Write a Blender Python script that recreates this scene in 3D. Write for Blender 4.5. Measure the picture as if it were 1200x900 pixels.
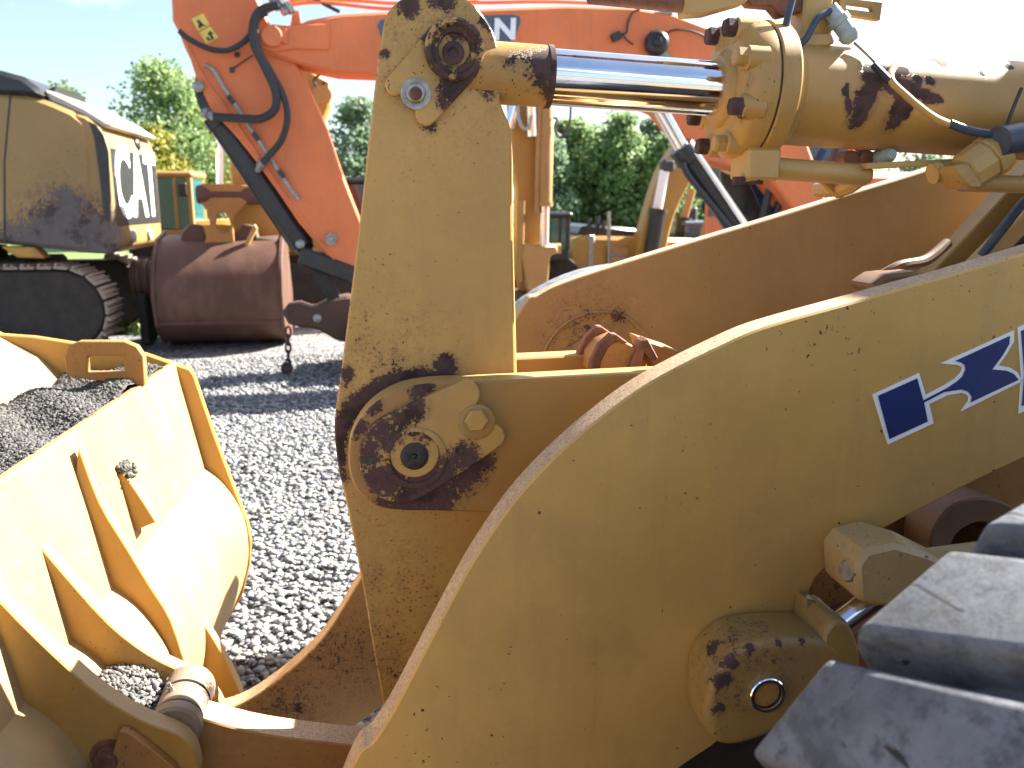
import bpy, bmesh, math, random
import numpy as np
from mathutils import Vector, Matrix, Euler
R = math.radians
random.seed(7); rng = np.random.default_rng(7)
for o in list(bpy.data.objects): bpy.data.objects.remove(o)
scene = bpy.context.scene
C = scene.collection

# ------------------------------------------------------------------ camera, sky, sun, exposure
CAM_H, PITCH, YAW, FPX = 1.92, R(11.86), R(9.17), 1000.0
cam = bpy.data.cameras.new('camera'); camo = bpy.data.objects.new('camera', cam); C.objects.link(camo)
camo.location = (0, 0, CAM_H); camo.rotation_euler = (R(90) - PITCH, 0, -YAW)
cam.sensor_width = 36; cam.lens = 36 * FPX / 1200; cam.clip_start = .02; cam.clip_end = 3000
cam.dof.use_dof = True; cam.dof.focus_distance = 1.95; cam.dof.aperture_fstop = 4.6
scene.camera = camo
SUN = Vector((.70, .25, .60)).normalized()
world = bpy.data.worlds.new('World'); scene.world = world; world.use_nodes = True
wn = world.node_tree; wn.nodes.clear()
sky = wn.nodes.new('ShaderNodeTexSky'); sky.sky_type = 'NISHITA'; sky.sun_disc = False
sky.sun_elevation = math.asin(SUN.z); sky.sun_rotation = math.atan2(SUN.x, SUN.y)
sky.air_density = 1.0; sky.dust_density = 1.6; sky.ozone_density = 1.2
tc = wn.nodes.new('ShaderNodeTexCoord'); mp = wn.nodes.new('ShaderNodeMapping'); mp.inputs['Scale'].default_value = (1, 1, 1.9)
mp.inputs['Location'].default_value = (.35, .1, .22)
cn = wn.nodes.new('ShaderNodeTexNoise'); cn.inputs['Scale'].default_value = 2.3; cn.inputs['Detail'].default_value = 7; cn.inputs['Roughness'].default_value = .55
cr_ = wn.nodes.new('ShaderNodeValToRGB'); cr_.color_ramp.elements[0].position = .53; cr_.color_ramp.elements[1].position = .69
mx = wn.nodes.new('ShaderNodeMix'); mx.data_type = 'RGBA'; mx.inputs[7].default_value = (9, 9.3, 9.8, 1)
bg = wn.nodes.new('ShaderNodeBackground'); bg.inputs[1].default_value = .047; wo = wn.nodes.new('ShaderNodeOutputWorld')
L = wn.links.new
L(tc.outputs['Generated'], mp.inputs[0]); L(mp.outputs[0], cn.inputs['Vector']); L(cn.outputs[0], cr_.inputs[0])
L(cr_.outputs[0], mx.inputs[0]); L(sky.outputs[0], mx.inputs[6]); L(mx.outputs[2], bg.inputs[0]); L(bg.outputs[0], wo.inputs[0])
sd = bpy.data.lights.new('sun', 'SUN'); sd.energy = 5.0; sd.angle = R(.53); sd.color = (1, .94, .84)
so = bpy.data.objects.new('sun', sd); C.objects.link(so); so.rotation_euler = SUN.to_track_quat('Z', 'Y').to_euler(); so.location = (8, 3, 9)
vs = scene.view_settings; vs.view_transform = 'Standard'; vs.look = 'None'; vs.gamma = 1; vs.exposure = 2.58
try: vs.use_curve_mapping = False
except Exception: pass

# ------------------------------------------------------------------ measuring helpers
def ray(px, py):
    u = (px - 600) / FPX; v = (450 - py) / FPX
    fh = math.cos(PITCH) + v * math.sin(PITCH); z = -math.sin(PITCH) + v * math.cos(PITCH)
    return Vector((u * math.cos(YAW) + fh * math.sin(YAW), -u * math.sin(YAW) + fh * math.cos(YAW), z))
def U(px, py, Y):                       # a measured outline point, on the upright plane at distance Y
    d = ray(px, py); k = Y / d.y
    return Vector((d.x * k, Y, CAM_H + d.z * k))
def S(pts, Y):
    return [(lambda p: (p.x, p.z))(U(a, b, Y)) for a, b in pts]
def cr(pts, n=6, closed=False):         # smooth curve through points
    pts = [Vector(p) for p in pts]; out = []; m = len(pts)
    rngi = range(m if closed else m - 1)
    for i in rngi:
        if closed: p0, p1, p2, p3 = pts[i-1], pts[i], pts[(i+1) % m], pts[(i+2) % m]
        else: p0, p1, p2, p3 = pts[max(i-1, 0)], pts[i], pts[i+1], pts[min(i+2, m-1)]
        for k in range(n):
            t = k / n
            out.append(.5 * ((2*p1) + (p2-p0)*t + (2*p0-5*p1+4*p2-p3)*t*t + (3*p1-p0-3*p2+p3)*t**3))
    if not closed: out.append(pts[-1])
    return [tuple(p) for p in out]

# ------------------------------------------------------------------ materials
MATS = {}
class NT:
    def __init__(s, name):
        s.m = bpy.data.materials.new(name); s.m.use_nodes = True; s.t = s.m.node_tree
        s.b = s.t.nodes['Principled BSDF']; MATS[name] = s.m
        s.pos = s.n('ShaderNodeNewGeometry')
    def n(s, typ, **kw):
        x = s.t.nodes.new(typ)
        for k, v in kw.items(): setattr(x, k, v)
        return x
    def l(s, a, b): s.t.links.new(a, b)
    def setin(s, sock, v):
        if hasattr(v, 'node'): s.l(v, sock)
        else: sock.default_value = v
    def noise(s, scale, detail=5, rough=.55, vec=None, stretch=None):
        x = s.n('ShaderNodeTexNoise'); x.inputs['Scale'].default_value = scale; x.inputs['Detail'].default_value = detail; x.inputs['Roughness'].default_value = rough
        v = vec or s.pos.outputs['Position']
        if stretch:
            mm = s.n('ShaderNodeMapping'); mm.inputs['Scale'].default_value = stretch; s.l(v, mm.inputs[0]); v = mm.outputs[0]
        s.l(v, x.inputs['Vector']); return x.outputs[0]
    def math(s, op, a, b=0., c=0.):
        x = s.n('ShaderNodeMath', operation=op)
        s.setin(x.inputs[0], a); s.setin(x.inputs[1], b); s.setin(x.inputs[2], c); return x.outputs[0]
    def step(s, v, lo, hi):
        x = s.n('ShaderNodeMapRange'); x.interpolation_type = 'SMOOTHSTEP'
        s.l(v, x.inputs[0]); x.inputs[1].default_value = lo; x.inputs[2].default_value = hi; return x.outputs[0]
    def mix(s, f, a, b):
        x = s.n('ShaderNodeMix', data_type='RGBA'); s.setin(x.inputs[0], f)
        for sk, v in ((x.inputs[6], a), (x.inputs[7], b)):
            if hasattr(v, 'node'): s.l(v, sk)
            else: sk.default_value = (*v, 1) if len(v) == 3 else v
        return x.outputs[2]
    def col(s, v): s.setin(s.b.inputs['Base Color'], v if hasattr(v, 'node') else (*v, 1))
    def rough(s, v): s.setin(s.b.inputs['Roughness'], v)
    def metal(s, v): s.setin(s.b.inputs['Metallic'], v)
    def bump(s, h, strength=.3, dist=.01):
        x = s.n('ShaderNodeBump'); x.inputs['Strength'].default_value = strength; x.inputs['Distance'].default_value = dist
        s.l(h, x.inputs['Height']); s.l(x.outputs[0], s.b.inputs['Normal'])
RUST = (.052, .026, .024)
def paint(name, base, rust=(), speck=.5, scale=1.0, rough=.42, dirt=(.20, .14, .08), dirtamt=.25, rustcol=RUST, namp=1.5, chipscale=120, orange=0, dots=0, rings=(), scrape=0):
    t = NT(name)
    big = t.noise(2.2 * scale, 6); mid = t.noise(9 * scale, 6, .6, stretch=(1, 1, .5)); fine = t.noise(chipscale * scale, 6, .55); rn = t.noise(30 * scale, 12, .76)
    streak = t.noise(16 * scale, 6, .65, stretch=(1.2, 1.2, .12))
    c = t.mix(t.step(big, .3, .72), tuple(x * .84 for x in base), tuple(min(1, x * 1.09) for x in base))
    c = t.mix(t.math('MULTIPLY', t.step(mid, .45, .8), dirtamt), c, dirt)
    c = t.mix(t.math('MULTIPLY', t.step(streak, .52, .78), dirtamt * .8), c, tuple(x * .6 for x in dirt))
    c = t.mix(t.math('MULTIPLY', t.step(t.noise(38 * scale, 8, .7), .5, .72), .22), c, tuple(min(1, x * 1.25 + .02) for x in base))
    low = t.noise(1.7 * scale, 4)
    chip = t.step(t.math('MULTIPLY_ADD', low, .35, fine), .915 - .12 * speck, .925 - .12 * speck)
    m = chip
    if dots:
        v = t.n('ShaderNodeTexVoronoi'); v.inputs['Scale'].default_value = 17 * scale; t.l(t.pos.outputs['Position'], v.inputs['Vector'])
        sp = t.n('ShaderNodeSeparateColor'); t.l(v.outputs['Color'], sp.inputs[0])
        sz = t.math('MULTIPLY_ADD', sp.outputs[1], .075, .018)
        d = t.math('MULTIPLY', t.math('LESS_THAN', t.math('MULTIPLY_ADD', t.math('SUBTRACT', fine, .5), .12, v.outputs['Distance']), sz), t.math('LESS_THAN', sp.outputs[0], dots))
        m = t.math('MAXIMUM', m, d)
    if scrape:
        sc = t.step(t.noise(24 * scale, 7, .7, stretch=(.35, 1, 1.6)), .60, .66)
        c = t.mix(t.math('MULTIPLY', sc, scrape), c, (.34, .29, .23))
    if rust or rings:
        w1 = t.n('ShaderNodeTexNoise'); w1.inputs['Scale'].default_value = 15 * scale; w1.inputs['Detail'].default_value = 8; w1.inputs['Roughness'].default_value = .7; t.l(t.pos.outputs['Position'], w1.inputs['Vector'])
        wa = t.n('ShaderNodeVectorMath', operation='MULTIPLY_ADD'); t.l(w1.outputs['Color'], wa.inputs[0]); wa.inputs[1].default_value = (.055 / scale,) * 3; t.l(t.pos.outputs['Position'], wa.inputs[2])
        wb = t.n('ShaderNodeVectorMath', operation='ADD'); t.l(wa.outputs[0], wb.inputs[0]); wb.inputs[1].default_value = (-.0275 / scale,) * 3
        best = None
        for e in rust:
            p, r, wt = e if len(e) == 3 else (*e, 1.0)
            v = t.n('ShaderNodeVectorMath', operation='DISTANCE'); t.l(wb.outputs[0], v.inputs[0]); v.inputs[1].default_value = p
            k = t.math('MULTIPLY_ADD', v.outputs['Value'], -wt / r, wt)
            best = k if best is None else t.math('MAXIMUM', best, k)
        for (p, rr, w, up) in rings:
            v = t.n('ShaderNodeVectorMath', operation='SUBTRACT'); t.l(wb.outputs[0], v.inputs[0]); v.inputs[1].default_value = p
            dt = t.n('ShaderNodeVectorMath', operation='DOT_PRODUCT'); t.l(v.outputs[0], dt.inputs[0]); dt.inputs[1].default_value = up
            ln = t.n('ShaderNodeVectorMath', operation='LENGTH'); t.l(v.outputs[0], ln.inputs[0])
            k = t.math('MULTIPLY_ADD', t.math('ABSOLUTE', t.math('SUBTRACT', ln.outputs['Value'], rr)), -1.0 / w, 1.0)
            k = t.math('MINIMUM', k, t.math('MULTIPLY_ADD', dt.outputs['Value'], 9.0, .2))
            best = k if best is None else t.math('MAXIMUM', best, k)
        rf = t.noise(120 * scale, 8, .7)
        val = t.math('MULTIPLY_ADD', t.math('SUBTRACT', rf, .5), namp * .7, t.math('MULTIPLY_ADD', t.math('SUBTRACT', rn, .5), namp, best))
        gate = t.step(best, -.1, .10)
        m = t.math('MAXIMUM', m, t.math('MULTIPLY', t.step(val, .29, .40), gate))
        c = t.mix(t.math('MULTIPLY', t.math('MULTIPLY', t.step(val, -.1, .34), gate), .45), c, (.15, .075, .035))
    rc = t.mix(rn, tuple(x * .55 for x in rustcol), tuple(x * 1.8 for x in rustcol))
    rc = t.mix(t.math('MULTIPLY', t.step(t.noise(13 * scale, 6, .65), .48, .62), .8), rc, tuple(x * .28 for x in rustcol))
    rc = t.mix(t.math('MULTIPLY', t.step(t.noise(70 * scale, 6, .7), .56, .70), .5), rc, (.13, .065, .038))
    if orange: c = t.mix(t.math('MULTIPLY', t.step(rn, .48, .66), orange), c, (.27, .085, .02))
    t.col(t.mix(m, c, rc)); t.rough(t.math('MULTIPLY_ADD', m, .35, t.math('MULTIPLY_ADD', mid, .28, rough - .08)))
    t.bump(t.math('SUBTRACT', t.math('MULTIPLY', mid, .5), m), .4, .0018)
    return t.m
def plain(name, base, rough=.6, metal=0, var=.25, scale=8, bump=.0, bs=60):
    t = NT(name); n = t.noise(scale, 6, .6)
    t.col(t.mix(t.step(n, .3, .7), tuple(x * (1 - var) for x in base), tuple(min(1, x * (1 + var)) for x in base)))
    t.rough(t.math('MULTIPLY_ADD', n, .15, rough - .07)); t.metal(metal)
    if bump: t.bump(t.noise(bs, 6, .65), bump, .004)
    return t.m
PIN_T = U(531, 61, 1.95); PIN_B = U(486, 533, 1.84)
YEL = (.415, .245, .066)
plain('rust', RUST, .85, 0, .6, 30, .4)
plain('rust_brown', (.16, .065, .035), .8, 0, .5, 14, .4)
plain('chrome', (.82, .83, .85), .09, 1, .05, 12)
plain('grease', (.010, .009, .010), .35, 0, .4, 60, .6, 90)
plain('hose', (.022, .023, .027), .5, 0, .3, 40)
plain('cable', (.03, .045, .075), .5, 0, .3, 40)
plain('black_paint', (.018, .019, .022), .35, 0, .3, 10)
plain('steel', (.30, .29, .28), .45, .8, .3, 40)
plain('plug', (.30, .36, .35), .6, 0, .2, 40)
plain('decal_white', (.80, .82, .84), .4, 0, .04, 20)
plain('decal_blue', (.012, .026, .125), .35, 0, .10, 10)
plain('decal_slate', (.07, .10, .15), .4, 0, .08, 10)
plain('decal_yellow', (.72, .55, .10), .5, 0, .1, 20)
def rp(*px, Y): return tuple(U(px[0], px[1], Y))
rust_bell = [(rp(531, 61, Y=1.95), .08), (rp(566, 92, Y=1.95), .05), (rp(520, 432, Y=1.95), .05), (rp(412, 480, Y=1.95), .045), (rp(480, 8, Y=1.95), .035), (rp(520, 0, Y=1.95), .04), (rp(575, 25, Y=1.95), .03), (rp(403, 440, Y=1.95), .035), (rp(500, 140, Y=1.95), .03), (rp(450, 60, Y=1.95), .02), (rp(450, 450, Y=1.95), .20, .14), (rp(520, 60, Y=1.95), .2, .10), (rp(420, 700, Y=1.95), .3, .09), (rp(440, 790, Y=1.95), .2, .18)]
paint('paint_bell', YEL, rust_bell, .45, dots=.25, namp=1.6, rings=((rp(486, 533, Y=1.95), .185, .034, (-.35, 0, .94)),))
rust_brk = [(rp(470, 590, Y=1.84), .10), (rp(510, 580, Y=1.84), .085), (rp(545, 552, Y=1.84), .07), (rp(565, 540, Y=1.84), .045), (rp(495, 455, Y=1.84), .04), (rp(420, 500, Y=1.84), .03), (rp(440, 475, Y=1.84), .03)]
paint('paint_bracket', (0.326, 0.173, 0.044), rust_brk, .3, dots=.15, namp=1.9)
rust_low = [(rp(470, 545, Y=1.82), .10, .75), (rp(500, 565, Y=1.82), .09, .8), (rp(455, 560, Y=1.82), .065), (rp(430, 530, Y=1.82), .05), (rp(445, 505, Y=1.82), .05), (rp(480, 580, Y=1.82), .065), (rp(520, 560, Y=1.82), .065), (rp(545, 535, Y=1.82), .05), (rp(485, 480, Y=1.82), .045), (rp(500, 545, Y=1.82), .05), (rp(470, 492, Y=1.82), .04), (rp(440, 560, Y=1.82), .06), (rp(460, 520, Y=1.82), .06)]
paint('paint_retainer_low', YEL, rust_low, .3, namp=1.9)
paint('paint_retainer_top', YEL, [(rp(535, 30, Y=1.93), .045), (rp(562, 80, Y=1.93), .04), (rp(530, 110, Y=1.93), .05), (rp(540, 95, Y=1.93), .04), (rp(505, 45, Y=1.93), .03)], .5)
paint('paint_ring', YEL, [(rp(531, 40, Y=1.92), .06), (rp(510, 62, Y=1.92), .05), (rp(550, 85, Y=1.92), .05), (rp(550, 45, Y=1.92), .05), (rp(515, 85, Y=1.92), .05)], .9, namp=2.0)
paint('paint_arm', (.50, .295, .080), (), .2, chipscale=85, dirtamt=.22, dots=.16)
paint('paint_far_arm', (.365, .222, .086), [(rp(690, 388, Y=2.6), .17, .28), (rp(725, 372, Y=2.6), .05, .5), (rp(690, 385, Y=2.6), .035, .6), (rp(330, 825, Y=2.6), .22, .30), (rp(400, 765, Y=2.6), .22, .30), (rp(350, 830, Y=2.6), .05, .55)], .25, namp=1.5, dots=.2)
paint('paint_far_arm_low', (.42, .22, .05), [], .7, orange=.6)
paint('paint_rusty', (0.334, 0.160, 0.038), (), .75, orange=.5, rough=.6)
paint('paint_bucket', (.36, .235, .098), (), .3, dirt=(.33, .25, .15), dirtamt=.55, dots=.2, scrape=.35, rough=.5)
paint('paint_rib', (.37, .205, .040), (), .45, dirtamt=.4)
cy = 2.0 - .115
stripes = []
for (x0, y0, x1, y1, r, n) in ((1022, 90, 1000, 165, .034, 6), (1060, 120, 1030, 178, .036, 5), (1020, 90, 1068, 110, .034, 5), (1015, 78, 1060, 82, .026, 4), (992, 105, 998, 140, .016, 4), (1060, 135, 1075, 95, .022, 3), (1080, 112, 1100, 118, .020, 3)):
    for k in range(2*n):
        f = k / (2*n - 1); stripes.append((rp(x0 + (x1 - x0) * f, y0 + (y1 - y0) * f, Y=cy + .005), r))
stripes += [(rp(945, 140, Y=cy), .016), (rp(1093, 94, Y=cy), .020), (rp(1150, 88, Y=cy + .02), .012), (rp(1100, 72, Y=cy + .04), .03), (rp(1180, 78, Y=cy + .04), .02)]
paint('paint_barrel', (0.377, 0.217, 0.059), stripes, .05, namp=.45, dots=.15)
paint('paint_collar', (0.341, 0.197, 0.053), [(rp(640, 75, Y=1.93), .07), (rp(645, 110, Y=1.93), .05), (rp(600, 75, Y=1.95), .03)], .8, namp=1.3)
paint('paint_gland', (0.362, 0.210, 0.057), [(rp(850, 140, Y=1.88), .05), (rp(868, 92, Y=1.85), .04), (rp(850, 40, Y=1.88), .03)], .45)
paint('paint_fitting', (0.420, 0.259, 0.081), (), .25)
paint('paint_clevis', (0.304, 0.186, 0.051), [(rp(845, 800, Y=1.37), .028), (rp(842, 830, Y=1.37), .022), (rp(855, 778, Y=1.37), .022), (rp(880, 760, Y=1.37), .018), (rp(910, 753, Y=1.37), .014), (rp(940, 751, Y=1.37), .012), (rp(835, 760, Y=1.43), .028), (rp(870, 770, Y=1.40), .12, .26)], .6, namp=1.5, dirtamt=.6, dots=.45)
paint('paint_boss', (.20, .15, .10), [(rp(240, 820, Y=2.05), .06), (rp(210, 800, Y=2.1), .04)], .7, namp=1.8, dots=.4, dirtamt=.6, dirt=(.25, .21, .18), rough=.6)
paint('paint_eye', (.17, .095, .05), (), .6, dots=.3, orange=.4)
paint('paint_dusty', (.42, .29, .125), (), .6, dirtamt=.6, dirt=(.30, .26, .2))
def edge_mat():
    t = NT('plate_edge'); a = t.noise(170, 6, .6); b = t.noise(14, 5)
    c = t.mix(t.step(b, .35, .65), (.40, .27, .15), (.46, .33, .20)); c = t.mix(t.step(a, .46, .64), c, (.27, .16, .10))
    t.col(c); t.rough(.7); t.bump(a, .4, .002)
edge_mat()
def tire_mat():
    t = NT('tire_rubber'); a = t.noise(7, 7, .65); b = t.noise(45, 7, .7); s = t.noise(22, 6, .6, stretch=(1, .25, 1))
    c = t.mix(t.step(a, .32, .68), (.115, .130, .165), (.235, .255, .295)); c = t.mix(t.math('MULTIPLY', t.step(s, .52, .66), .6), c, (.05, .05, .057))  # blue of the reflected sky is put into the rubber colour
    c = t.mix(t.math('MULTIPLY', t.step(b, .56, .70), .55), c, (.24, .22, .20)); nz = t.n('ShaderNodeSeparateXYZ'); t.l(t.pos.outputs['True Normal'], nz.inputs[0])
    cut = t.n('ShaderNodeTexVoronoi', feature='DISTANCE_TO_EDGE'); cut.inputs['Scale'].default_value = 6.5
    mpn = t.n('ShaderNodeMapping'); mpn.inputs['Scale'].default_value = (1.5, .5, 1.5); mpn.inputs['Rotation'].default_value = (.3, .5, .6)
    wv = t.n('ShaderNodeVectorMath', operation='ADD'); nn = t.n('ShaderNodeTexNoise'); nn.inputs['Scale'].default_value = 9
    sc = t.n('ShaderNodeVectorMath', operation='SCALE'); sc.inputs['Scale'].default_value = .05
    t.l(t.pos.outputs['Position'], nn.inputs['Vector']); t.l(nn.outputs['Color'], sc.inputs[0]); t.l(t.pos.outputs['Position'], wv.inputs[0]); t.l(sc.outputs[0], wv.inputs[1])
    t.l(wv.outputs[0], mpn.inputs[0]); t.l(mpn.outputs[0], cut.inputs['Vector'])
    crk = t.math('MULTIPLY', t.step(cut.outputs[0], .010, .0), t.step(t.noise(5, 3), .54, .60))
    crk = t.math('MULTIPLY', t.step(t.noise(9, 4, .5, stretch=(6, .6, 6)), .635, .645), t.step(t.noise(7, 3), .50, .56))
    crk = t.math('MULTIPLY', t.step(t.noise(11, 3, .4, stretch=(7, .5, 3)), .66, .67), t.step(t.noise(9, 3), .52, .56))
    pit = t.noise(34, 12, .78); c = t.mix(t.math('MULTIPLY', t.step(pit, .50, .36), .75), c, (.055, .063, .084)); c = t.mix(t.math('MULTIPLY', t.step(pit, .55, .68), .5), c, (.23, .235, .25))
    c = t.mix(crk, c, (.02, .022, .028)); t.col(c); t.rough(.78)
    t.bump(t.math('ADD', t.math('SUBTRACT', t.math('MULTIPLY_ADD', b, .6, s), t.math('MULTIPLY', crk, 1.5)), t.math('ADD', t.math('MULTIPLY', t.noise(160, 5, .7), .35), t.math('MULTIPLY', pit, 1.2))), 1.0, .010)
tire_mat()
def glass_mat(name, col, rough=.06):
    t = NT(name); t.col(col); t.rough(rough); t.b.inputs['Specular IOR Level'].default_value = .8; t.b.inputs['Transmission Weight'].default_value = .35; return t.m
glass_mat('glass_teal', (.05, .19, .20)); glass_mat('glass_dark', (.02, .03, .045)); glass_mat('glass_blue', (.05, .10, .18))
paint('orange_paint', (.72, .182, .056), (), .08, scale=.3, dirt=(.40, .16, .09), dirtamt=.35, rough=.5)
paint('cat_paint', (0.281, 0.178, 0.061), [(rp(75, 275, Y=12), .75), (rp(25, 292, Y=12), .5), (rp(80, 238, Y=12), .28), (rp(110, 280, Y=12), .65), (rp(50, 285, Y=12), .5)], .25, scale=.28, rustcol=(.09, .075, .075), dirt=(.35, .25, .14), namp=1.8)
paint('cat_lit', (.40, .38, .34), (), .3, scale=.28, dirt=(.25, .2, .15))  # paler material for sunlit parts, the sunlight is put into the colour
paint('far_yellow', (0.391, 0.208, 0.036), (), .2, scale=.28)
paint('far_tan', (0.374, 0.216, 0.068), (), .2, scale=.28)
paint('bucket_brown', (.078, .034, .020), (), .4, scale=.4, rustcol=(.04, .02, .016), dirt=(.17, .09, .06), dirtamt=.6, rough=.6)
paint('track_steel', (.26, .21, .17), (), .5, scale=.4, dirt=(.4, .33, .27), dirtamt=.6, rough=.75)
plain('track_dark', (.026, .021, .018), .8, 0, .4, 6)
def stone_mat(name, lo, hi, tint, dark=0):
    t = NT(name); r = t.pos.outputs['Random Per Island']; n = t.noise(60, 5, .6)
    c = t.mix(r, lo, hi); c = t.mix(t.step(t.math('FRACT', t.math('MULTIPLY', r, 17.3)), .75, .95), c, tint)
    c = t.mix(t.math('MULTIPLY', t.step(n, .35, .7), .35), c, tuple(x * .6 for x in lo)); t.col(c); t.rough(.85); t.bump(n, .3, .004)
stone_mat('crushed_stone', (.13, .133, .142), (.36, .362, .368), (.32, .285, .245))
stone_mat('pocket_grit', (.05, .05, .05), (.20, .198, .19), (.22, .20, .17))
stone_mat('asphalt_grit', (.032, .031, .030), (.105, .102, .098), (.13, .12, .105))
def ground_mat():
    t = NT('gravel_ground'); v = t.n('ShaderNodeTexVoronoi'); v.inputs['Scale'].default_value = 17; t.l(t.pos.outputs['Position'], v.inputs['Vector'])
    a = t.noise(.35, 5); sp = t.n('ShaderNodeSeparateColor'); t.l(v.outputs['Color'], sp.inputs[0])
    c = t.mix(sp.outputs[0], (.09, .093, .10), (.26, .262, .265)); c = t.mix(t.step(v.outputs['Distance'], .35, .75), c, (.06, .06, .064))
    c = t.mix(t.math('MULTIPLY', t.step(a, .45, .65), .35), c, (.27, .23, .17)); t.col(c); t.rough(.9)
    t.bump(t.math('MULTIPLY', v.outputs['Distance'], -1), .9, .03)
ground_mat()
def leaf_mat(name, lo, hi):
    t = NT(name); r = t.pos.outputs['Random Per Island']; a = t.noise(.45, 3)
    c = t.mix(t.math('MULTIPLY_ADD', a, .7, t.math('MULTIPLY', r, .45)), lo, hi); t.col(c); t.rough(.55)
    tr = t.n('ShaderNodeBsdfTranslucent'); ms = t.n('ShaderNodeMixShader'); ms.inputs[0].default_value = .5
    t.l(c, tr.inputs[0]); out = t.t.nodes['Material Output']; t.l(t.b.outputs[0], ms.inputs[1]); t.l(tr.outputs[0], ms.inputs[2]); t.l(ms.outputs[0], out.inputs[0])
leaf_mat('leaf_green', (.09, .165, .07), (.30, .40, .17)); leaf_mat('leaf_blue', (.09, .15, .10), (.28, .36, .235)); leaf_mat('leaf_gold', (.08, .12, .02), (.42, .38, .08))
plain('bark', (.12, .095, .07), .9, 0, .4, 6, .4, 20)
plain('grass_blade', (.11, .17, .035), .7, 0, .4, 3)

# ------------------------------------------------------------------ building helpers
def empty(name, loc, label, cat, group=None):
    o = bpy.data.objects.new(name, None); C.objects.link(o); o.location = loc; o.empty_display_size = .2
    o['label'] = label; o['category'] = cat
    if group: o['group'] = group
    return o
def link(name, me, parent=None):
    o = bpy.data.objects.new(name, me); C.objects.link(o)
    if parent:
        o.parent = parent; w = parent.location.copy()
        q = parent.parent
        while q: w += q.location; q = q.parent
        # meshes are written in scene coordinates: cancel the offset of the Empty above
        o.matrix_parent_inverse = Matrix.Translation(-parent.location) if parent.type == 'EMPTY' else Matrix.Identity(4)
    return o
def finish(name, bm, mat, parent=None, bevel=0, seg=1, smooth=35, edge=None):
    bmesh.ops.remove_doubles(bm, verts=bm.verts, dist=1e-5)
    bmesh.ops.recalc_face_normals(bm, faces=bm.faces)
    if bevel:
        es = [e for e in bm.edges if len(e.link_faces) == 2 and e.calc_face_angle(0) > R(50)]
        bmesh.ops.bevel(bm, geom=es, offset=bevel, segments=seg, affect='EDGES', profile=.6, clamp_overlap=True)
    me = bpy.data.meshes.new(name); bm.to_mesh(me); bm.free()
    for m in ([mat] if not isinstance(mat, (list, tuple)) else mat): me.materials.append(MATS[m])
    if smooth:
        me.polygons.foreach_set('use_smooth', [True] * len(me.polygons))
        me.set_sharp_from_angle(angle=R(smooth))
    return link(name, me, parent)
def loft(name, A, B, mat, parent=None, bevel=0, seg=1, edge=None, smooth=35):     # A, B: equal-length 3D loops
    bm = bmesh.new(); a = [bm.verts.new(p) for p in A]; b = [bm.verts.new(p) for p in B]; n = len(a)
    bm.faces.new(a); bm.faces.new(b[::-1])
    for i in range(n):
        f = bm.faces.new((a[i], a[(i+1) % n], b[(i+1) % n], b[i]))
        if edge: f.material_index = 1
    return finish(name, bm, [mat, edge] if edge else mat, parent, bevel, seg, smooth)
def plate(name, xz, y0, y1, mat, parent=None, bevel=.003, edge=None, seg=1):
    xz = [tuple(p) for p in xz]
    return loft(name, [(x, y0, z) for x, z in xz], [(x, y1, z) for x, z in xz], mat, parent, bevel, seg, edge)
def pxplate(name, pts, Y, th, mat, parent=None, bevel=.003, edge=None, smoothn=0, closed=True):
    q = S(pts, Y)
    if smoothn: q = cr(q, smoothn, True)
    return plate(name, q, Y, Y + th, mat, parent, bevel, edge)
def frame(d):
    d = Vector(d).normalized(); up = Vector((0, 0, 1)) if abs(d.z) < .95 else Vector((1, 0, 0))
    a = d.cross(up).normalized(); return d, a, a.cross(d)
def lathe(name, p0, d, prof, mat, parent=None, n=32, bevel=0, smooth=35, phase=0):   # prof: (distance along d, radius)
    bm = bmesh.new(); d, a, b = frame(d); p0 = Vector(p0); rings = []
    for t, r in prof:
        rings.append([bm.verts.new(p0 + d*t + (a*math.cos(2*math.pi*k/n+phase) + b*math.sin(2*math.pi*k/n+phase)) * max(r, 1e-5)) for k in range(n)])
    for i in range(len(rings)-1):
        for k in range(n): bm.faces.new((rings[i][k], rings[i][(k+1) % n], rings[i+1][(k+1) % n], rings[i+1][k]))
    if prof[0][1] > 1e-4: bm.faces.new(rings[0][::-1])
    if prof[-1][1] > 1e-4: bm.faces.new(rings[-1])
    return finish(name, bm, mat, parent, bevel, 1, smooth)
def rod(name, p0, p1, r, mat, parent=None, n=20, r1=None):
    p0 = Vector(p0); p1 = Vector(p1); l = (p1-p0).length
    return lathe(name, p0, p1-p0, [(0, r), (l, r if r1 is None else r1)], mat, parent, n)
def tube(name, pts, r, mat, parent=None, n=10, res=8):
    pts = [Vector(p) for p in (cr(pts, res) if len(pts) > 2 else pts)]
    bm = bmesh.new(); rings = []; up = None
    for i, p in enumerate(pts):
        d = (pts[min(i+1, len(pts)-1)] - pts[max(i-1, 0)]).normalized()
        if up is None: up = frame(d)[1]
        up = (up - d * up.dot(d)).normalized(); s = d.cross(up)
        rings.append([bm.verts.new(p + (up*math.cos(2*math.pi*k/n) + s*math.sin(2*math.pi*k/n)) * r) for k in range(n)])
    for i in range(len(rings)-1):
        for k in range(n): bm.faces.new((rings[i][k], rings[i][(k+1) % n], rings[i+1][(k+1) % n], rings[i+1][k]))
    bm.faces.new(rings[0][::-1]); bm.faces.new(rings[-1])
    return finish(name, bm, mat, parent)
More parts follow.
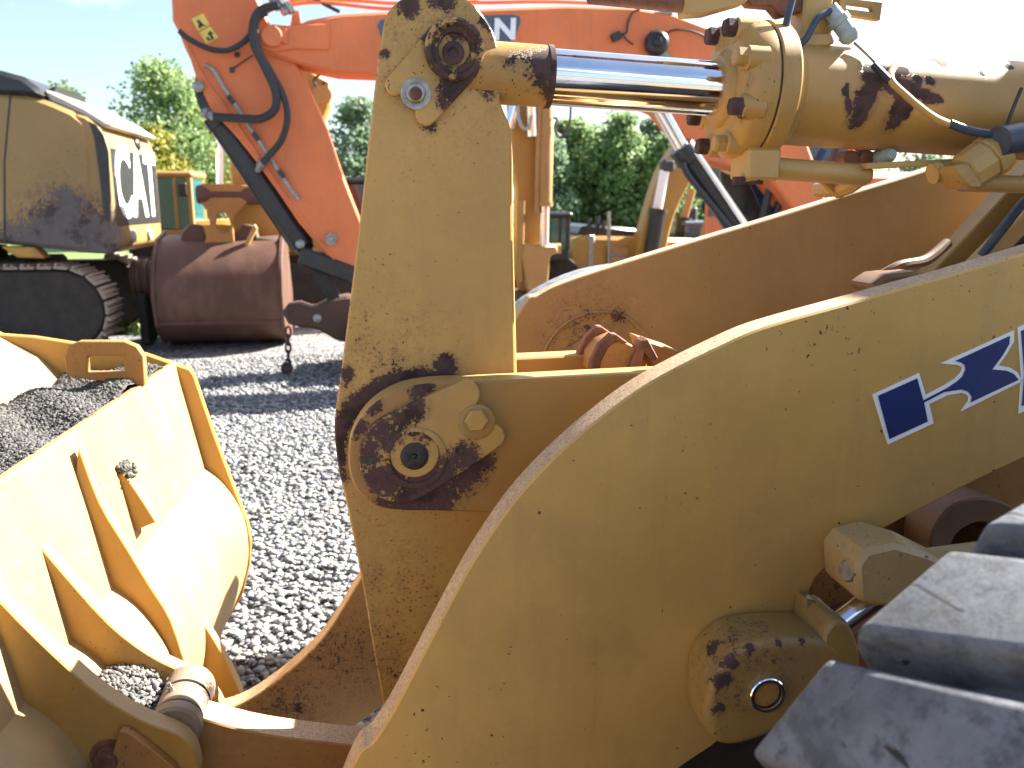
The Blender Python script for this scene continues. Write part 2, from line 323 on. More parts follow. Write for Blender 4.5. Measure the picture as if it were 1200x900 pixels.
def box(name, c, s, mat, parent=None, bevel=.01, rot=None, seg=1):
    bm = bmesh.new(); bmesh.ops.create_cube(bm, size=1)
    M = Matrix.Translation(Vector(c)) @ (Euler(rot).to_matrix().to_4x4() if rot else Matrix.Identity(4)) @ Matrix.Diagonal((*s, 1))
    bmesh.ops.transform(bm, matrix=M, verts=bm.verts)
    return finish(name, bm, mat, parent, bevel, seg)
def beam(name, p0, p1, w, h, mat, parent=None, bevel=.005, w1=None, h1=None):
    d, a, b = frame(Vector(p1) - Vector(p0)); w1 = w1 or w; h1 = h1 or h
    A = [Vector(p0) + a*x*w/2 + b*y*h/2 for x, y in ((-1, -1), (1, -1), (1, 1), (-1, 1))]
    B = [Vector(p1) + a*x*w1/2 + b*y*h1/2 for x, y in ((-1, -1), (1, -1), (1, 1), (-1, 1))]
    return loft(name, A, B, mat, parent, bevel)
def hexbolt(name, p, d, r, h, mat, parent, washer=0):
    pr = [(0, r), (h*.85, r), (h, r*.85)]
    if washer: pr = [(0, r*1.55), (h*.22, r*1.55), (h*.22 + 1e-4, r)] + [(h*.22 + t, q) for t, q in pr[1:]]
    return lathe(name, p, d, pr, mat, parent, 6 if not washer else 24, smooth=25)
def text_mesh(name, body, size, mat, M, parent, bold=.012, ext=.004, shear=0, sx=1, spacing=1):
    cu = bpy.data.curves.new(name, 'FONT'); cu.body = body; cu.size = size; cu.extrude = ext; cu.offset = bold; cu.shear = shear; cu.space_character = spacing; cu.align_x = 'CENTER'; cu.align_y = 'CENTER'
    tmp = bpy.data.objects.new(name, cu); C.objects.link(tmp); dg = bpy.context.evaluated_depsgraph_get()
    me = bpy.data.meshes.new_from_object(tmp.evaluated_get(dg)); bpy.data.objects.remove(tmp)
    me.transform(M @ Matrix.Diagonal((sx, 1, 1, 1))); me.materials.clear(); me.materials.append(MATS[mat]); me.name = name
    return link(name, me, parent)
def fast_mesh(name, V, F, mat):
    me = bpy.data.meshes.new(name); V = np.asarray(V, np.float32); F = np.asarray(F, np.int32); k = F.shape[1]
    me.vertices.add(len(V)); me.vertices.foreach_set('co', V.ravel()); me.loops.add(F.size); me.loops.foreach_set('vertex_index', F.ravel())
    me.polygons.add(len(F)); me.polygons.foreach_set('loop_start', np.arange(0, F.size, k, dtype=np.int32)); me.update(calc_edges=True)
    me.materials.append(MATS[mat]); return me
_bm = bmesh.new(); bmesh.ops.create_icosphere(_bm, subdivisions=1, radius=1); ICO_V = np.array([v.co[:] for v in _bm.verts]); ICO_F = np.array([[v.index for v in f.verts] for f in _bm.faces]); _bm.free()
def rand_rot(n, tilt=1.0):
    a = rng.uniform(0, 2*np.pi, n); b = rng.normal(0, .35*tilt, n); c = rng.normal(0, .35*tilt, n)
    ca, sa, cb, sb, cc, sc = np.cos(a), np.sin(a), np.cos(b), np.sin(b), np.cos(c), np.sin(c)
    z = np.zeros(n); o = np.ones(n)
    Rz = np.stack([np.stack([ca, -sa, z], -1), np.stack([sa, ca, z], -1), np.stack([z, z, o], -1)], -2)
    Rx = np.stack([np.stack([o, z, z], -1), np.stack([z, cb, -sb], -1), np.stack([z, sb, cb], -1)], -2)
    Ry = np.stack([np.stack([cc, z, sc], -1), np.stack([z, o, z], -1), np.stack([-sc, z, cc], -1)], -2)
    return Rz @ Rx @ Ry
def stones(name, P, size, mat, flat=.55, tilt=1.0):
    n = len(P); s = size * rng.uniform(.55, 1.35, n)[:, None] * np.stack([rng.uniform(.8, 1.5, n), rng.uniform(.6, 1.1, n), rng.uniform(flat*.7, flat*1.3, n)], -1)
    V = ICO_V[None] * rng.uniform(.72, 1.2, (n, len(ICO_V), 1)) * s[:, None, :]
    V = np.einsum('nij,nkj->nki', rand_rot(n, tilt), V) + P[:, None, :]
    F = (ICO_F[None] + (np.arange(n) * len(ICO_V))[:, None, None]).reshape(-1, 3)
    return fast_mesh(name, V.reshape(-1, 3), F, mat)

# ------------------------------------------------------------------ the setting
bm = bmesh.new(); N = 60
gx = np.concatenate([np.linspace(-900, -30, 6), np.linspace(-24, 24, 40), np.linspace(30, 900, 6)]); gy = np.concatenate([np.linspace(-200, -6, 5), np.linspace(-4, 40, 60), np.linspace(50, 1500, 8)])
gv = [[bm.verts.new((x, y, .02*math.sin(x*1.3+y*.7)+.015*math.sin(y*1.9-x*.6) - .045)) for x in gx] for y in gy]
for j in range(len(gy)-1):
    for i in range(len(gx)-1): bm.faces.new((gv[j][i], gv[j][i+1], gv[j+1][i+1], gv[j+1][i]))
g = finish('ground', bm, 'gravel_ground', smooth=60); g['kind'] = 'structure'
# loose crushed stone
n = 62000
P = np.stack([rng.uniform(-3.4, 1.6, n), 2.1 + 9.4 * rng.uniform(0, 1, n)**1.35, np.zeros(n)], -1)
P[:, 2] = .02*np.sin(P[:, 0]*1.3+P[:, 1]*.7)+.015*np.sin(P[:, 1]*1.9-P[:, 0]*.6) - .045 + rng.uniform(0, .03, n)
so_ = link('crushed_stone', stones('crushed_stone', P, .0200, 'crushed_stone', .42, .65)); so_['kind'] = 'stuff'; so_['label'] = 'pale grey crushed stone covering the yard'; so_['category'] = 'gravel'

# ------------------------------------------------------------------ wheel loader
WL = empty('wheel_loader', (1.6, 2.0, 0), 'ochre yellow wheel loader with blue and white logo on its curved arm', 'wheel loader')
up_px = [(412, 899), (436, 871), (457, 840), (479, 799), (515, 730), (553, 660), (595, 597), (630, 556), (667, 520), (700, 492), (733, 467), (765, 446), (800, 427), (843, 406), (883, 388), (927, 374), (1000, 354), (1067, 335), (1167, 307)]
low_far = S([(270, 830), (300, 815), (340, 785), (380, 745), (415, 690)], 2.6)
hinge = (-.60, .20)
top_curve = cr([(-.60, .31)] + low_far[:4] + S(up_px, 1.5) + [(1.75, 1.96), (2.35, 2.10)], 4)
bot_px = [(1200, 537), (1073, 600), (1007, 637), (980, 657), (957, 677), (945, 705), (925, 745), (885, 815), (845, 866), (790, 905)]
bot_curve = cr([(2.45, 1.85), (1.85, 1.62)] + S(bot_px, 1.5) + [(.36, .60), (.08, .36), (-.22, .16), (-.58, .09)], 4)
hook = [(hinge[0] - .11*math.sin(t), hinge[1] - .11*math.cos(t)) for t in (.5, 1.0, 1.57, 2.1, 2.6)]
arm1 = plate('boom_arm', top_curve + bot_curve + hook, 1.5, 1.575, 'paint_arm', WL, .004, 'plate_edge')
far_up = S([(615, 357), (632, 346), (655, 334), (700, 318), (800, 287), (900, 257), (1000, 226), (1100, 195)], 2.6)
far_top = cr([(-.60, .31)] + low_far + [(.04, .93), (.2, 1.22), (.34, 1.42)] + far_up + [(2.3, 2.2)], 4)
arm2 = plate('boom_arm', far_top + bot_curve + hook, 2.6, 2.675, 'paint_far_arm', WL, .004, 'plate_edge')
arm2['label'] = 'far boom arm with a round weld ring and rusty lower end'
cw = Vector((.70, 2.6, 1.40))
tube('weld_ring', [cw + Vector((math.cos(a)*.19, -.001, math.sin(a)*.19)) for a in np.linspace(.2, 3.4, 16)], .006, 'paint_far_arm', arm2, 6, 2)
rod('boss', cw + Vector((-.02, -.012, -.02)), cw + Vector((-.02, .02, -.02)), .13, 'paint_far_arm', arm2, 40)
# blue and white mark on the near arm
wq = [(1022.7, 462.7), (1077.3, 437.3), (1085, 463), (1106.7, 451.7), (1119, 444), (1125, 438.3), (1128, 432.7), (1127, 430), (1121.7, 427.6), (1102.7, 426), (1188.5, 387.3), (1188.4, 400), (1180, 415), (1170, 428.5), (1183, 430.5), (1193, 436.7), (1198, 446.7), (1126.7, 481.7), (1135, 470), (1135.5, 466), (1133, 462.7), (1126.7, 460.3), (1110, 463.3), (1089, 473.5), (1094.3, 496), (1040.7, 520.7)]
bq = [(1029.3, 464), (1075, 443.6), (1082.2, 469.4), (1110, 455), (1122, 447), (1128, 441.7), (1131.7, 433), (1131, 428), (1127, 425), (1120, 423), (1183.6, 393.8), (1183, 403), (1175, 416.7), (1163, 433), (1180, 434.4), (1188, 438), (1194, 445), (1138, 471.4), (1139.3, 465), (1135, 459), (1126.7, 456.4), (1106.7, 459.5), (1083, 471.8), (1087.4, 494), (1042.7, 514.6)]
pxplate('logo_outline', wq, 1.4978, .004, 'decal_white', arm1, 0)
pxplate('logo', bq, 1.4962, .004, 'decal_blue', arm1, 0)
pxplate('logo_outline', [(1193, 384), (1262, 352), (1270, 376), (1246, 412), (1270, 436), (1226, 458), (1212, 442), (1208, 478), (1194, 485), (1197, 440)], 1.4978, .004, 'decal_white', arm1, 0)
pxplate('logo', [(1197, 388), (1257, 359), (1263, 375), (1236, 413), (1259, 434), (1228, 449), (1206, 426), (1203, 473), (1198, 476), (1201, 438)], 1.4962, .004, 'decal_blue', arm1, 0)
# bell crank
fr = [(447, 45), (452, 20), (466, 2), (490, -9), (520, -10), (548, 0), (568, 20), (581, 45), (586, 80), (586, 115), (591, 132), (597, 146), (599, 170), (600, 250), (602, 350), (604, 440), (604, 540), (590, 640), (570, 740), (552, 840), (520, 900), (485, 905), (458, 860), (441, 780), (424, 680), (408, 600), (397, 550), (392, 505), (395, 468), (403, 410), (418, 290), (431, 175), (440, 95)]
bk = [(a + (11 if (a > 595 and b > 160) else 0), b) for a, b in fr]
A = [(x, 1.95, z) for x, z in cr(S(fr, 1.95), 3, True)]; B = [(x, 2.07, z) for x, z in cr(S(bk, 1.95), 3, True)]
bell = loft('bell_crank', A, B, 'paint_bell', WL, .004)
top_ret = [(502, 34), (478, 64), (453, 93), (452, 102), (456, 109), (463, 112), (470, 110), (476, 108), (486, 111), (488, 122), (487, 132), (490, 142), (498.6, 147.5), (510, 142), (535, 115), (561, 85), (567, 62), (557, 41.6), (542, 28), (527, 24), (513.7, 27)]
rt = pxplate('retaining_plate', top_ret, 1.932, .022, 'paint_retainer_top', bell, .003, None, 3)
lathe('pin', U(531, 61, 1.955), (0, -1, 0), [(0, .064), (.040, .064), (.044, .060), (.045, .052), (.035, .046), (.033, .036), (.018, .032), (.014, .018), (.004, .014), (.002, 0)], 'paint_ring', bell, 40)
lathe('pin_grease_hole', U(531, 62, 1.925), (0, -1, 0), [(0, .024), (.004, .024), (.005, .012), (.001, .010), (.0, 0)], 'rust', bell, 24)
hexbolt('bolt', U(487, 110, 1.934), (0, -1, 0), .021, .022, 'steel', bell, 1)
lathe('bolt_thread', U(487, 110, 1.914), (0, -1, 0), [(0, .014), (.018, .013), (.02, .010)], 'rust_brown', bell, 12)
# cross-member brackets that carry the bell crank
brk = [(760, 437), (660, 442), (560, 447), (505, 449), (466, 457), (434, 477), (414, 506), (408, 535), (413, 565), (430, 586), (458, 597), (520, 599), (580, 601), (700, 640), (860, 640), (880, 470), (830, 434)]
bq_ = S(brk, 1.84)
b1 = plate('bracket_plate', cr(bq_[2:12], 4) + bq_[12:] + bq_[:2], 1.84, 1.92, 'paint_bracket', WL, .004, 'paint_fitting')
b2 = plate('bracket_plate', cr(bq_[2:12], 4) + bq_[12:] + bq_[:2], 2.10, 2.18, 'paint_bracket', WL, .004, 'paint_fitting')
low_ret = [(489, 471), (533, 451), (544, 445.5), (555.5, 449), (562, 458), (561, 470), (551, 482), (548, 492), (554, 503), (566, 504), (575.5, 499), (586.7, 501), (592, 511), (589, 520), (578, 529), (540, 555), (500, 580), (473, 590), (444, 582), (424.5, 558), (421, 531), (429, 509), (444.5, 493)]
pxplate('retaining_plate', low_ret, 1.815, .027, 'paint_retainer_low', b1, .003, None, 3)
lathe('pin', U(486, 533, 1.842), (0, -1, 0), [(0, .070), (.030, .070), (.032, .066), (.032, .056), (.024, .054)], 'paint_retainer_low', b1, 40)
lathe('pin_washer', U(486, 532, 1.813), (0, -1, 0), [(0, .053), (.001, .053), (.003, .051), (.003, .026), (.0, .024), (-.002, 0)], 'paint_bell', b1, 40)
lathe('grease_cap', U(485.5, 534, 1.813), (0, -1, 0), [(0, .031), (.005, .031), (.007, .026), (.005, .006), (.010, .005), (.012, 0)], 'grease', b1, 22)
lathe('pin_boss', U(486, 533, 1.92), (0, 1, 0), [(0, .06), (.2, .06)], 'steel', b1, 24)
for q in ((432, 540), (538, 528)): lathe('bolt_hole', U(*q, 1.816), (0, -1, 0), [(0, .0095), (.0022, .0095), (.0022, .007), (.001, 0)], 'black_paint', b1, 16)
lathe('bolt_washer', U(557, 491, 1.842), (0, -1, 0), [(0, .040), (.030, .040), (.032, .036), (.033, .028)], 'paint_clevis', b1, 28)
hexbolt('bolt', U(557, 491, 1.812), (0, -1, 0), .026, .022, 'paint_bell', b1)
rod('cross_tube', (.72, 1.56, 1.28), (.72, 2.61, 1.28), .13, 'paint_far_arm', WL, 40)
# rear stop with two arched flanges on the cross tube
stp = [(690, 437), (694, 420), (704, 402), (722, 391), (734, 398), (752, 402), (770, 420), (780, 436)]
st = pxplate('bump_stop', [(696, 440), (700, 420), (712, 404), (728, 398), (744, 406), (758, 424), (760, 440)], 1.98, .14, 'paint_rusty', WL, .004)
for y in (1.975, 2.11): plate('flange', S([(690, 440), (693, 422), (702, 404), (716, 391), (722, 391), (736, 401), (728, 403), (722, 398), (712, 408), (704, 424), (702, 440)], 1.98), y, y + .03, 'rust_brown', st, .003)
pxplate('stop_pad', [(736, 440), (742, 420), (752, 400), (759, 396), (772, 420), (764, 424), (756, 412), (750, 440)], 1.96, .05, 'rust_brown', st, .003)
pxplate('gusset', [(752, 397), (795, 411), (800, 440), (770, 440)], 2.02, .12, 'paint_rusty', WL, .004)
# ---- bucket
prof = S([(205, 425), (223, 486), (241, 548)], 3.6) + S([(258, 562), (274, 583), (286, 607), (291, 635), (290, 662), (281, 695), (266, 722), (250, 745)], 3.6)
prof = [prof[0], prof[1]] + cr(prof[2:], 3) + [(-.86, .035), (-.98, .10), (-1.07, .40), (-1.17, .90), (-1.27, 1.22), (-1.34, 1.30), (-1.66, 1.49), (-1.85, 1.60)]
inner = []
for i, p in enumerate(prof):
    a = Vector(prof[max(i-1, 0)]); b = Vector(prof[min(i+1, len(prof)-1)]); t = (b - a).normalized(); inner.append((p[0] + t.y*.035, p[1] - t.x*.035))
bp_ = prof + inner[::-1]
bucket = loft('bucket', [(x - .042*3.1, .50, z) for x, z in bp_], [(x, 3.605, z) for x, z in bp_], 'paint_bucket', WL, .004)
bucket['label'] = 'sunlit bucket with ribs across its back'
side_px = [(0, 392), (40, 395), (85, 402), (130, 408), (170, 415), (222, 433), (227, 440), (250, 508), (275, 574), (290, 612), (294, 635), (293, 662), (284, 698), (268, 727), (250, 750)]
side = [(-1.88, 1.62), (-1.75, 1.60)] + S(side_px, 3.6) + [(-.86, .02), (-1.0, .07), (-1.10, .40), (-1.20, .90), (-1.31, 1.20), (-1.38, 1.27)]
for y in (.46, 3.6): plate('side_plate', side, y, y + .04, 'paint_rib', bucket, .004, 'rust_brown' if 0 else 'paint_rib')
plate('cutting_edge', [(-1.70, 1.50), (-1.95, 1.66), (-1.96, 1.64), (-1.72, 1.46)], .47, 3.63, 'steel', bucket, .003)
def rib(name, outer, seam, Y, th, mat='paint_rib', e='paint_bucket'):
    o = S(outer, Y); s = [(x - .03, z + .01) for x, z in S(seam, Y)]
    return plate(name, cr(o, 3) + s, Y, Y + th, mat, bucket, .003, e)
rib('rib', [(92, 524), (117, 590), (147, 640), (175, 686), (200, 727), (220, 787), (236, 830), (225, 880)], [(180, 880), (187, 767), (127, 693), (97, 600)], 2.45, .045)
rib('rib', [(12, 598), (67, 664), (127, 731), (175, 768), (214, 787), (240, 797), (253, 822), (244, 858), (215, 880)], [(130, 880), (97, 787), (65, 765), (37, 700), (15, 625)], 2.14, .05)
rib('rib', [(-55, 640), (0, 705), (63, 768), (117, 815), (167, 845), (210, 862), (228, 885), (231, 925), (200, 980)], [(90, 960), (72, 897), (40, 850), (10, 828), (-20, 760), (-45, 690)], 1.86, .055)
rib('rib', [(-190, 790), (-110, 880), (-60, 950), (20, 1010), (60, 1080)], [(-60, 1100), (-130, 1000), (-170, 880)], 1.40, .05)
rib('gusset', [(140, 549), (160, 576), (183, 612)], [(152, 632), (140, 600), (116, 566), (118, 556)], 2.72, .06)
rib('gusset', [(233, 722), (252, 752), (270, 785), (284, 822), (280, 860)], [(225, 860), (228, 790)], 2.80, .05)
rib('gusset', [(243, 800), (262, 832), (268, 870)], [(235, 880), (232, 830)], 2.50, .05)
# lifting eye standing on the lip
he = S([(78, 441), (75, 418), (80, 405), (92, 400), (145, 400), (160, 406), (168, 418), (170, 452), (120, 447)], 3.15); hi = S([(102, 437), (101, 421), (104, 417), (142, 417), (145, 420), (146, 436)], 3.15)
bm = bmesh.new()
def ringplate(name, outer, inn, y0, y1, mat, parent, bevel=.003, edge=None):
    bm = bmesh.new()
    import mathutils
    m = len(inn)
    def resamp(P, n, start):
        P = [Vector(p) for p in P]; P = P + [P[0]]; Ls = [0]
        for a, b in zip(P, P[1:]): Ls.append(Ls[-1] + (b-a).length)
        return P, Ls
    cx = sum(p[0] for p in inn)/m; cz = sum(p[1] for p in inn)/m
    angs = sorted(set(round(math.atan2(z-cz, x-cx), 4) for x, z in list(outer) + list(inn)))
    def hit(P, a):
        d = Vector((math.cos(a), math.sin(a))); best = None
        for i in range(len(P)):
            p = Vector(P[i]) - Vector((cx, cz)); q = Vector(P[(i+1) % len(P)]) - Vector((cx, cz)); e = q - p
            den = d.x*e.y - d.y*e.x
            if abs(den) < 1e-12: continue
            t = (p.x*e.y - p.y*e.x)/den; s = (p.x*d.y - p.y*d.x)/den
            if t > 0 and -1e-4 <= s <= 1 + 1e-4 and (best is None or t > best): best = t
        return (cx + d.x*best, cz + d.y*best)
    O = [hit(outer, a) for a in angs]; I = [hit(inn, a) for a in angs]; k = len(angs)
    vo = [[bm.verts.new((x, y, z)) for x, z in O] for y in (y0, y1)]; vi = [[bm.verts.new((x, y, z)) for x, z in I] for y in (y0, y1)]
    for i in range(k):
        j = (i+1) % k
        bm.faces.new((vo[0][i], vo[0][j], vi[0][j], vi[0][i])); bm.faces.new((vo[1][j], vo[1][i], vi[1][i], vi[1][j]))
        bm.faces.new((vo[0][j], vo[0][i], vo[1][i], vo[1][j])); bm.faces.new((vi[0][i], vi[0][j], vi[1][j], vi[1][i]))
    return finish(name, bm, mat, parent, bevel)
ringplate('lifting_eye', he, hi, 3.15, 3.19, 'paint_rusty', bucket)
# ---- tilt link between bucket and bell crank
lk = S([(178, 842), (205, 836), (231, 841), (287, 856), (340, 865), (409, 873), (470, 880), (530, 900), (540, 960), (470, 965), (340, 955), (260, 955), (205, 940), (170, 905), (165, 870)], 1.95)
link_ = plate('tilt_link', cr(lk, 3, True), 1.95, 2.035, 'paint_rusty', WL, .004, 'plate_edge')
pb = U(200, 868, 1.88); pb.y = 1.915
lathe('pin_boss', pb, (0, 1, 0), [(0, .055), (.008, .062), (.035, .062), (.0352, .054), (.045, .054), (.0452, .060), (.12, .060), (.1202, .054), (.13, .054), (.1302, .061), (.2, .061), (.21, .056)], 'paint_boss', link_, 36)
lathe('grease_fitting', pb + Vector((-.02, .09, .056)), (-.3, 0, 1), [(0, .009), (.012, .009), (.013, .005), (.022, .005)], 'steel', link_, 8)
pg = U(140, 880, 1.835)
rp_ = pxplate('pin_retainer', [(140, 856), (150, 858), (175, 876), (204, 900), (215, 925), (190, 945), (150, 925), (128, 895)], 1.835, .024, 'paint_rusty', link_, .003)
hexbolt('bolt', U(128, 884, 1.862), (0, -1, 0), .026, .035, 'rust_brown', link_, 1)
# ---- bucket (tilt) cylinder
a0, a1 = U(600, 87, 2.0), U(1200, 131, 2.0); ax = (a1 - a0).normalized()
def at(px): # distance along the axis for an image column
    lo, hi = -1., 3.
    for _ in range(40):
        mid = (lo+hi)/2; p = a0 + ax*mid
        r = p.x*math.cos(YAW) - p.y*math.sin(YAW); fh = p.x*math.sin(YAW) + p.y*math.cos(YAW); f = fh*math.cos(PITCH) - (p.z-CAM_H)*math.sin(PITCH)
        if 600 + FPX*r/f < px: lo = mid
        else: hi = mid
    return lo
tb = at(905)
cyl = lathe('tilt_cylinder', a0 + ax*tb, ax, [(-.01, .128), (.015, .128), (.03, .116), (1.7, .116), (1.72, .10)], 'paint_barrel', WL, 48)
rod('rod_eye', a0 + ax*at(520), a0 + ax*at(642), .067, 'paint_collar', cyl, 40)
rod('rod_end_ring', a0 + ax*at(639), a0 + ax*at(645), .069, 'rust', cyl, 40)
rod('piston_rod', a0 + ax*at(643), a0 + ax*(tb+.02), .0615, 'chrome', cyl, 48)
lathe('gland', a0 + ax*at(838), ax, [(0, .072), (.012, .086), (.03, .092), (.034, .12)], 'paint_gland', cyl, 40)
fl = a0 + ax*at(852); d_, fa, fb = frame(ax)
lathe('gland_flange', a0 + ax*at(846), ax, [(0, .118), (.006, .138), (.02, .150), (.03, .156), (at(880)-at(846), .156)], 'paint_gland', cyl, 56, .003)
lathe('head_flange', a0 + ax*(at(880) + .004), ax, [(0, .155), (.004, .158), (at(902)-at(880)-.006, .158), (at(902)-at(880), .153)], 'paint_gland', cyl, 56)
lathe('flange_gasket', a0 + ax*(at(880) - .001), ax, [(0, .153), (.006, .153)], 'rust', cyl, 56)
for k in range(8):
    th = 2*math.pi*(k+.5)/8; p = a0 + ax*(at(846) - .004) + (fa*math.cos(th) + fb*math.sin(th))*.132
    lathe('bolt_seat', p, ax, [(0, .024), (.004, .028), (.05, .030)], 'paint_gland', cyl, 16)
for k in range(8):
    th = 2*math.pi*(k+.5)/8 + .0; p = a0 + ax*(at(849)) + (fa*math.cos(th) + fb*math.sin(th))*.137
    hexbolt('bolt', p, -ax, .021, .036, 'rust' if k % 3 else 'paint_gland', cyl)
# port block and pipes below the barrel
box('port_block', U(885, 193, 1.96), (.085, .10, .075), 'paint_fitting', cyl, .008)
for q in ((866, 211), (887, 211)): hexbolt('bolt', U(q[0], q[1]-4, 1.93), (0, 0, -1), .015, .018, 'rust', cyl)
lathe('feed_pipe', U(905, 197, 1.95), U(1022, 206, 1.95) - U(905, 197, 1.95), [(0, .026), (.012, .0255), (.235, .0255), (.25, .018), (.255, 0)], 'paint_fitting', cyl, 24)
tube('pipe_elbow', [U(1010, 205, 1.97), U(1000, 214, 2.0), U(985, 220, 2.05), U(960, 222, 2.2)], .022, 'paint_fitting', cyl)
pxplate('pipe_bracket', [(955, 209), (1000, 209), (1012, 218), (985, 233), (978, 228), (966, 216)], 2.04, .02, 'paint_fitting', cyl)
beam('strap', U(1010, 195, 1.93), U(1130, 189, 1.93), .05, .014, 'paint_fitting', cyl, .002)
for q in ((985, 187), (1003, 186)): lathe('clamp_nut', U(q[0], q[1], 2.06), (0, -1, 0), [(0, .02), (.05, .02), (.052, .012)], 'rust_brown', cyl, 8)
lathe('plug_fitting', U(1027, 185, 2.02), (.1, -1, .1), [(0, .018), (.05, .018), (.06, .012)], 'plug', cyl, 12)
lathe('hose_coupling', U(1092, 204, 1.88), U(1118, 196, 1.88) - U(1092, 204, 1.88), [(0, .024), (.02, .024), (.0201, .017), (.07, .017)], 'paint_fitting', cyl, 20)
vb = U(1150, 190, 1.84)
lathe('valve_block', U(1128, 205, 1.84), U(1172, 176, 1.84) - U(1128, 205, 1.84), [(0, .040), (.008, .047), (.06, .050), (.0605, .046), (.064, .046), (.0645, .052), (.10, .050), (.11, .042)], 'paint_fitting', cyl, 10, .003)
pxplate('valve_flange', [(1118, 195), (1136, 190), (1153, 214), (1150, 222), (1136, 221), (1122, 206)], 1.80, .09, 'paint_gland', cyl, .006)
rod('return_pipe', U(1120, 214, 1.92), U(1230, 217, 1.92), .021, 'paint_fitting', cyl)
rod('return_pipe', U(1170, 166, 1.80), U(1260, 150, 1.85), .034, 'cable', cyl)
# cables on top of the barrel
tube('cable', [U(1056, 67, 1.95), U(1043, 90, 1.86), U(1062, 112, 1.84), U(1092, 136, 1.84), U(1118, 148, 1.84)], .0085, 'paint_fitting', cyl, 10)
tube('cable', [U(1113, 145, 1.838), U(1140, 154, 1.83), U(1170, 158, 1.82), U(1195, 158, 1.82)], .010, 'cable', cyl, 10)
tube('cable', [U(1177, 155, 1.82), U(1186, 130, 1.82), U(1197, 103, 1.82)], .004, 'hose', cyl, 6)
tube('cable', [U(1001, 50, 1.93), U(1022, 70, 1.90), U(1045, 95, 1.85)], .0035, 'steel', cyl, 6)
tube('cable_sleeve', [U(1024, 76, 1.885), U(1043, 95, 1.852)], .009, 'hose', cyl, 8)
tube('cable', [U(931, -10, 1.93), U(922, 25, 1.92), U(920, 45, 1.92), U(930, 54, 1.92), U(944, 46, 1.92), U(958, 22, 1.93), U(975, 12, 1.94)], .008, 'cable', cyl, 10)
lathe('plug', U(972, 9, 1.95), U(1000, 48, 1.93) - U(972, 9, 1.95), [(0, .018), (.03, .020), (.0301, .026), (.045, .026), (.0451, .021), (.07, .021), (.0701, .025), (.085, .022), (.095, .012)], 'plug', cyl, 12)
pxplate('sensor_post', [(926, 75), (940, 40), (944, -5), (978, -5), (976, 40), (968, 60), (955, 75)], 1.97, .07, 'paint_fitting', cyl, .006)
pxplate('post_foot', [(925, 50), (930, 38), (975, 38), (980, 50), (968, 55), (930, 55)], 1.95, .10, 'paint_fitting', cyl, .005)
rod('indicator_rod', U(690, -6, 1.96), U(812, 6, 1.96), .019, 'rust_brown', cyl, 14)
rod('indicator_rod', U(560, -22, 1.96), U(690, -7, 1.96), .013, 'rust_brown', cyl, 14)
pxplate('indicator_bracket', [(800, -10), (880, -10), (875, 3), (830, 16), (803, 18)], 1.94, .05, 'paint_fitting', cyl, .004)
pxplate('indicator_bracket', [(868, -8), (995, -8), (990, 6), (940, 14), (915, 20), (905, 8), (880, 6)], 1.98, .04, 'rust_brown', cyl, .004)
ringplate('slotted_bracket', S([(985, -4), (1035, 2), (1032, 24), (985, 16)], 1.97), S([(992, 4), (1022, 8), (1024, 14), (992, 10)], 1.97), 1.97, 1.99, 'paint_clevis', cyl, .002)
# ---- lift cylinder in front of the near arm
e0 = U(895, 808, 1.37)
ey = [(834, 866), (829, 835), (834, 802), (848, 777), (872, 759), (905, 752), (948, 750), (975, 752), (990, 765), (996, 785), (990, 805), (960, 820), (930, 845), (905, 862), (870, 874), (848, 875)]
lc = plate('lift_cylinder', cr(S(ey, 1.37), 3, True), 1.37, 1.499, 'paint_clevis', WL, .022, None, 4)
pxplate('yoke', [(938, 758), (943, 702), (957, 705), (992, 728), (990, 770)], 1.455, .042, 'paint_clevis', lc, .006)
plate('yoke', cr(S([(968, 742), (988, 726), (1003, 744), (1010, 775), (1004, 806), (975, 806), (965, 775)], 1.37), 2, True), 1.372, 1.49, 'paint_clevis', lc, .014, None, 3)
lathe('pin', U(897, 812, 1.372), (0, -1, 0), [(0, .036), (.010, .036), (.012, .034), (.012, .028), (.006, .026), (.005, 0)], 'chrome', lc, 32)
lathe('pin_face', U(897, 812, 1.365), (0, -1, 0), [(0, .027), (.001, .027), (.003, .010), (.001, 0)], 'paint_rusty', lc, 24)
r0 = U(985, 735, 1.43); r1 = U(1062, 676, 1.43); rdir = (r1 - r0).normalized()
rod('piston_rod', r0, r1, .030, 'chrome', lc, 32)
hb = U(1048, 668, 1.44)
pxplate('head_block', [(1004, 662), (1016, 646), (1050, 638), (1090, 650), (1135, 672), (1120, 700), (1060, 712), (1030, 712), (1006, 705)], 1.36, .13, 'paint_dusty', lc, .01)
lathe('barrel', U(1085, 672, 1.46), Vector((1, 0, .08)), [(0, .050), (.12, .048), (.121, .042), (1.0, .042)], 'paint_dusty', lc, 32)
hexbolt('bolt', U(1008, 668, 1.40), (-1, -.25, .15), .022, .03, 'steel', lc, 1)
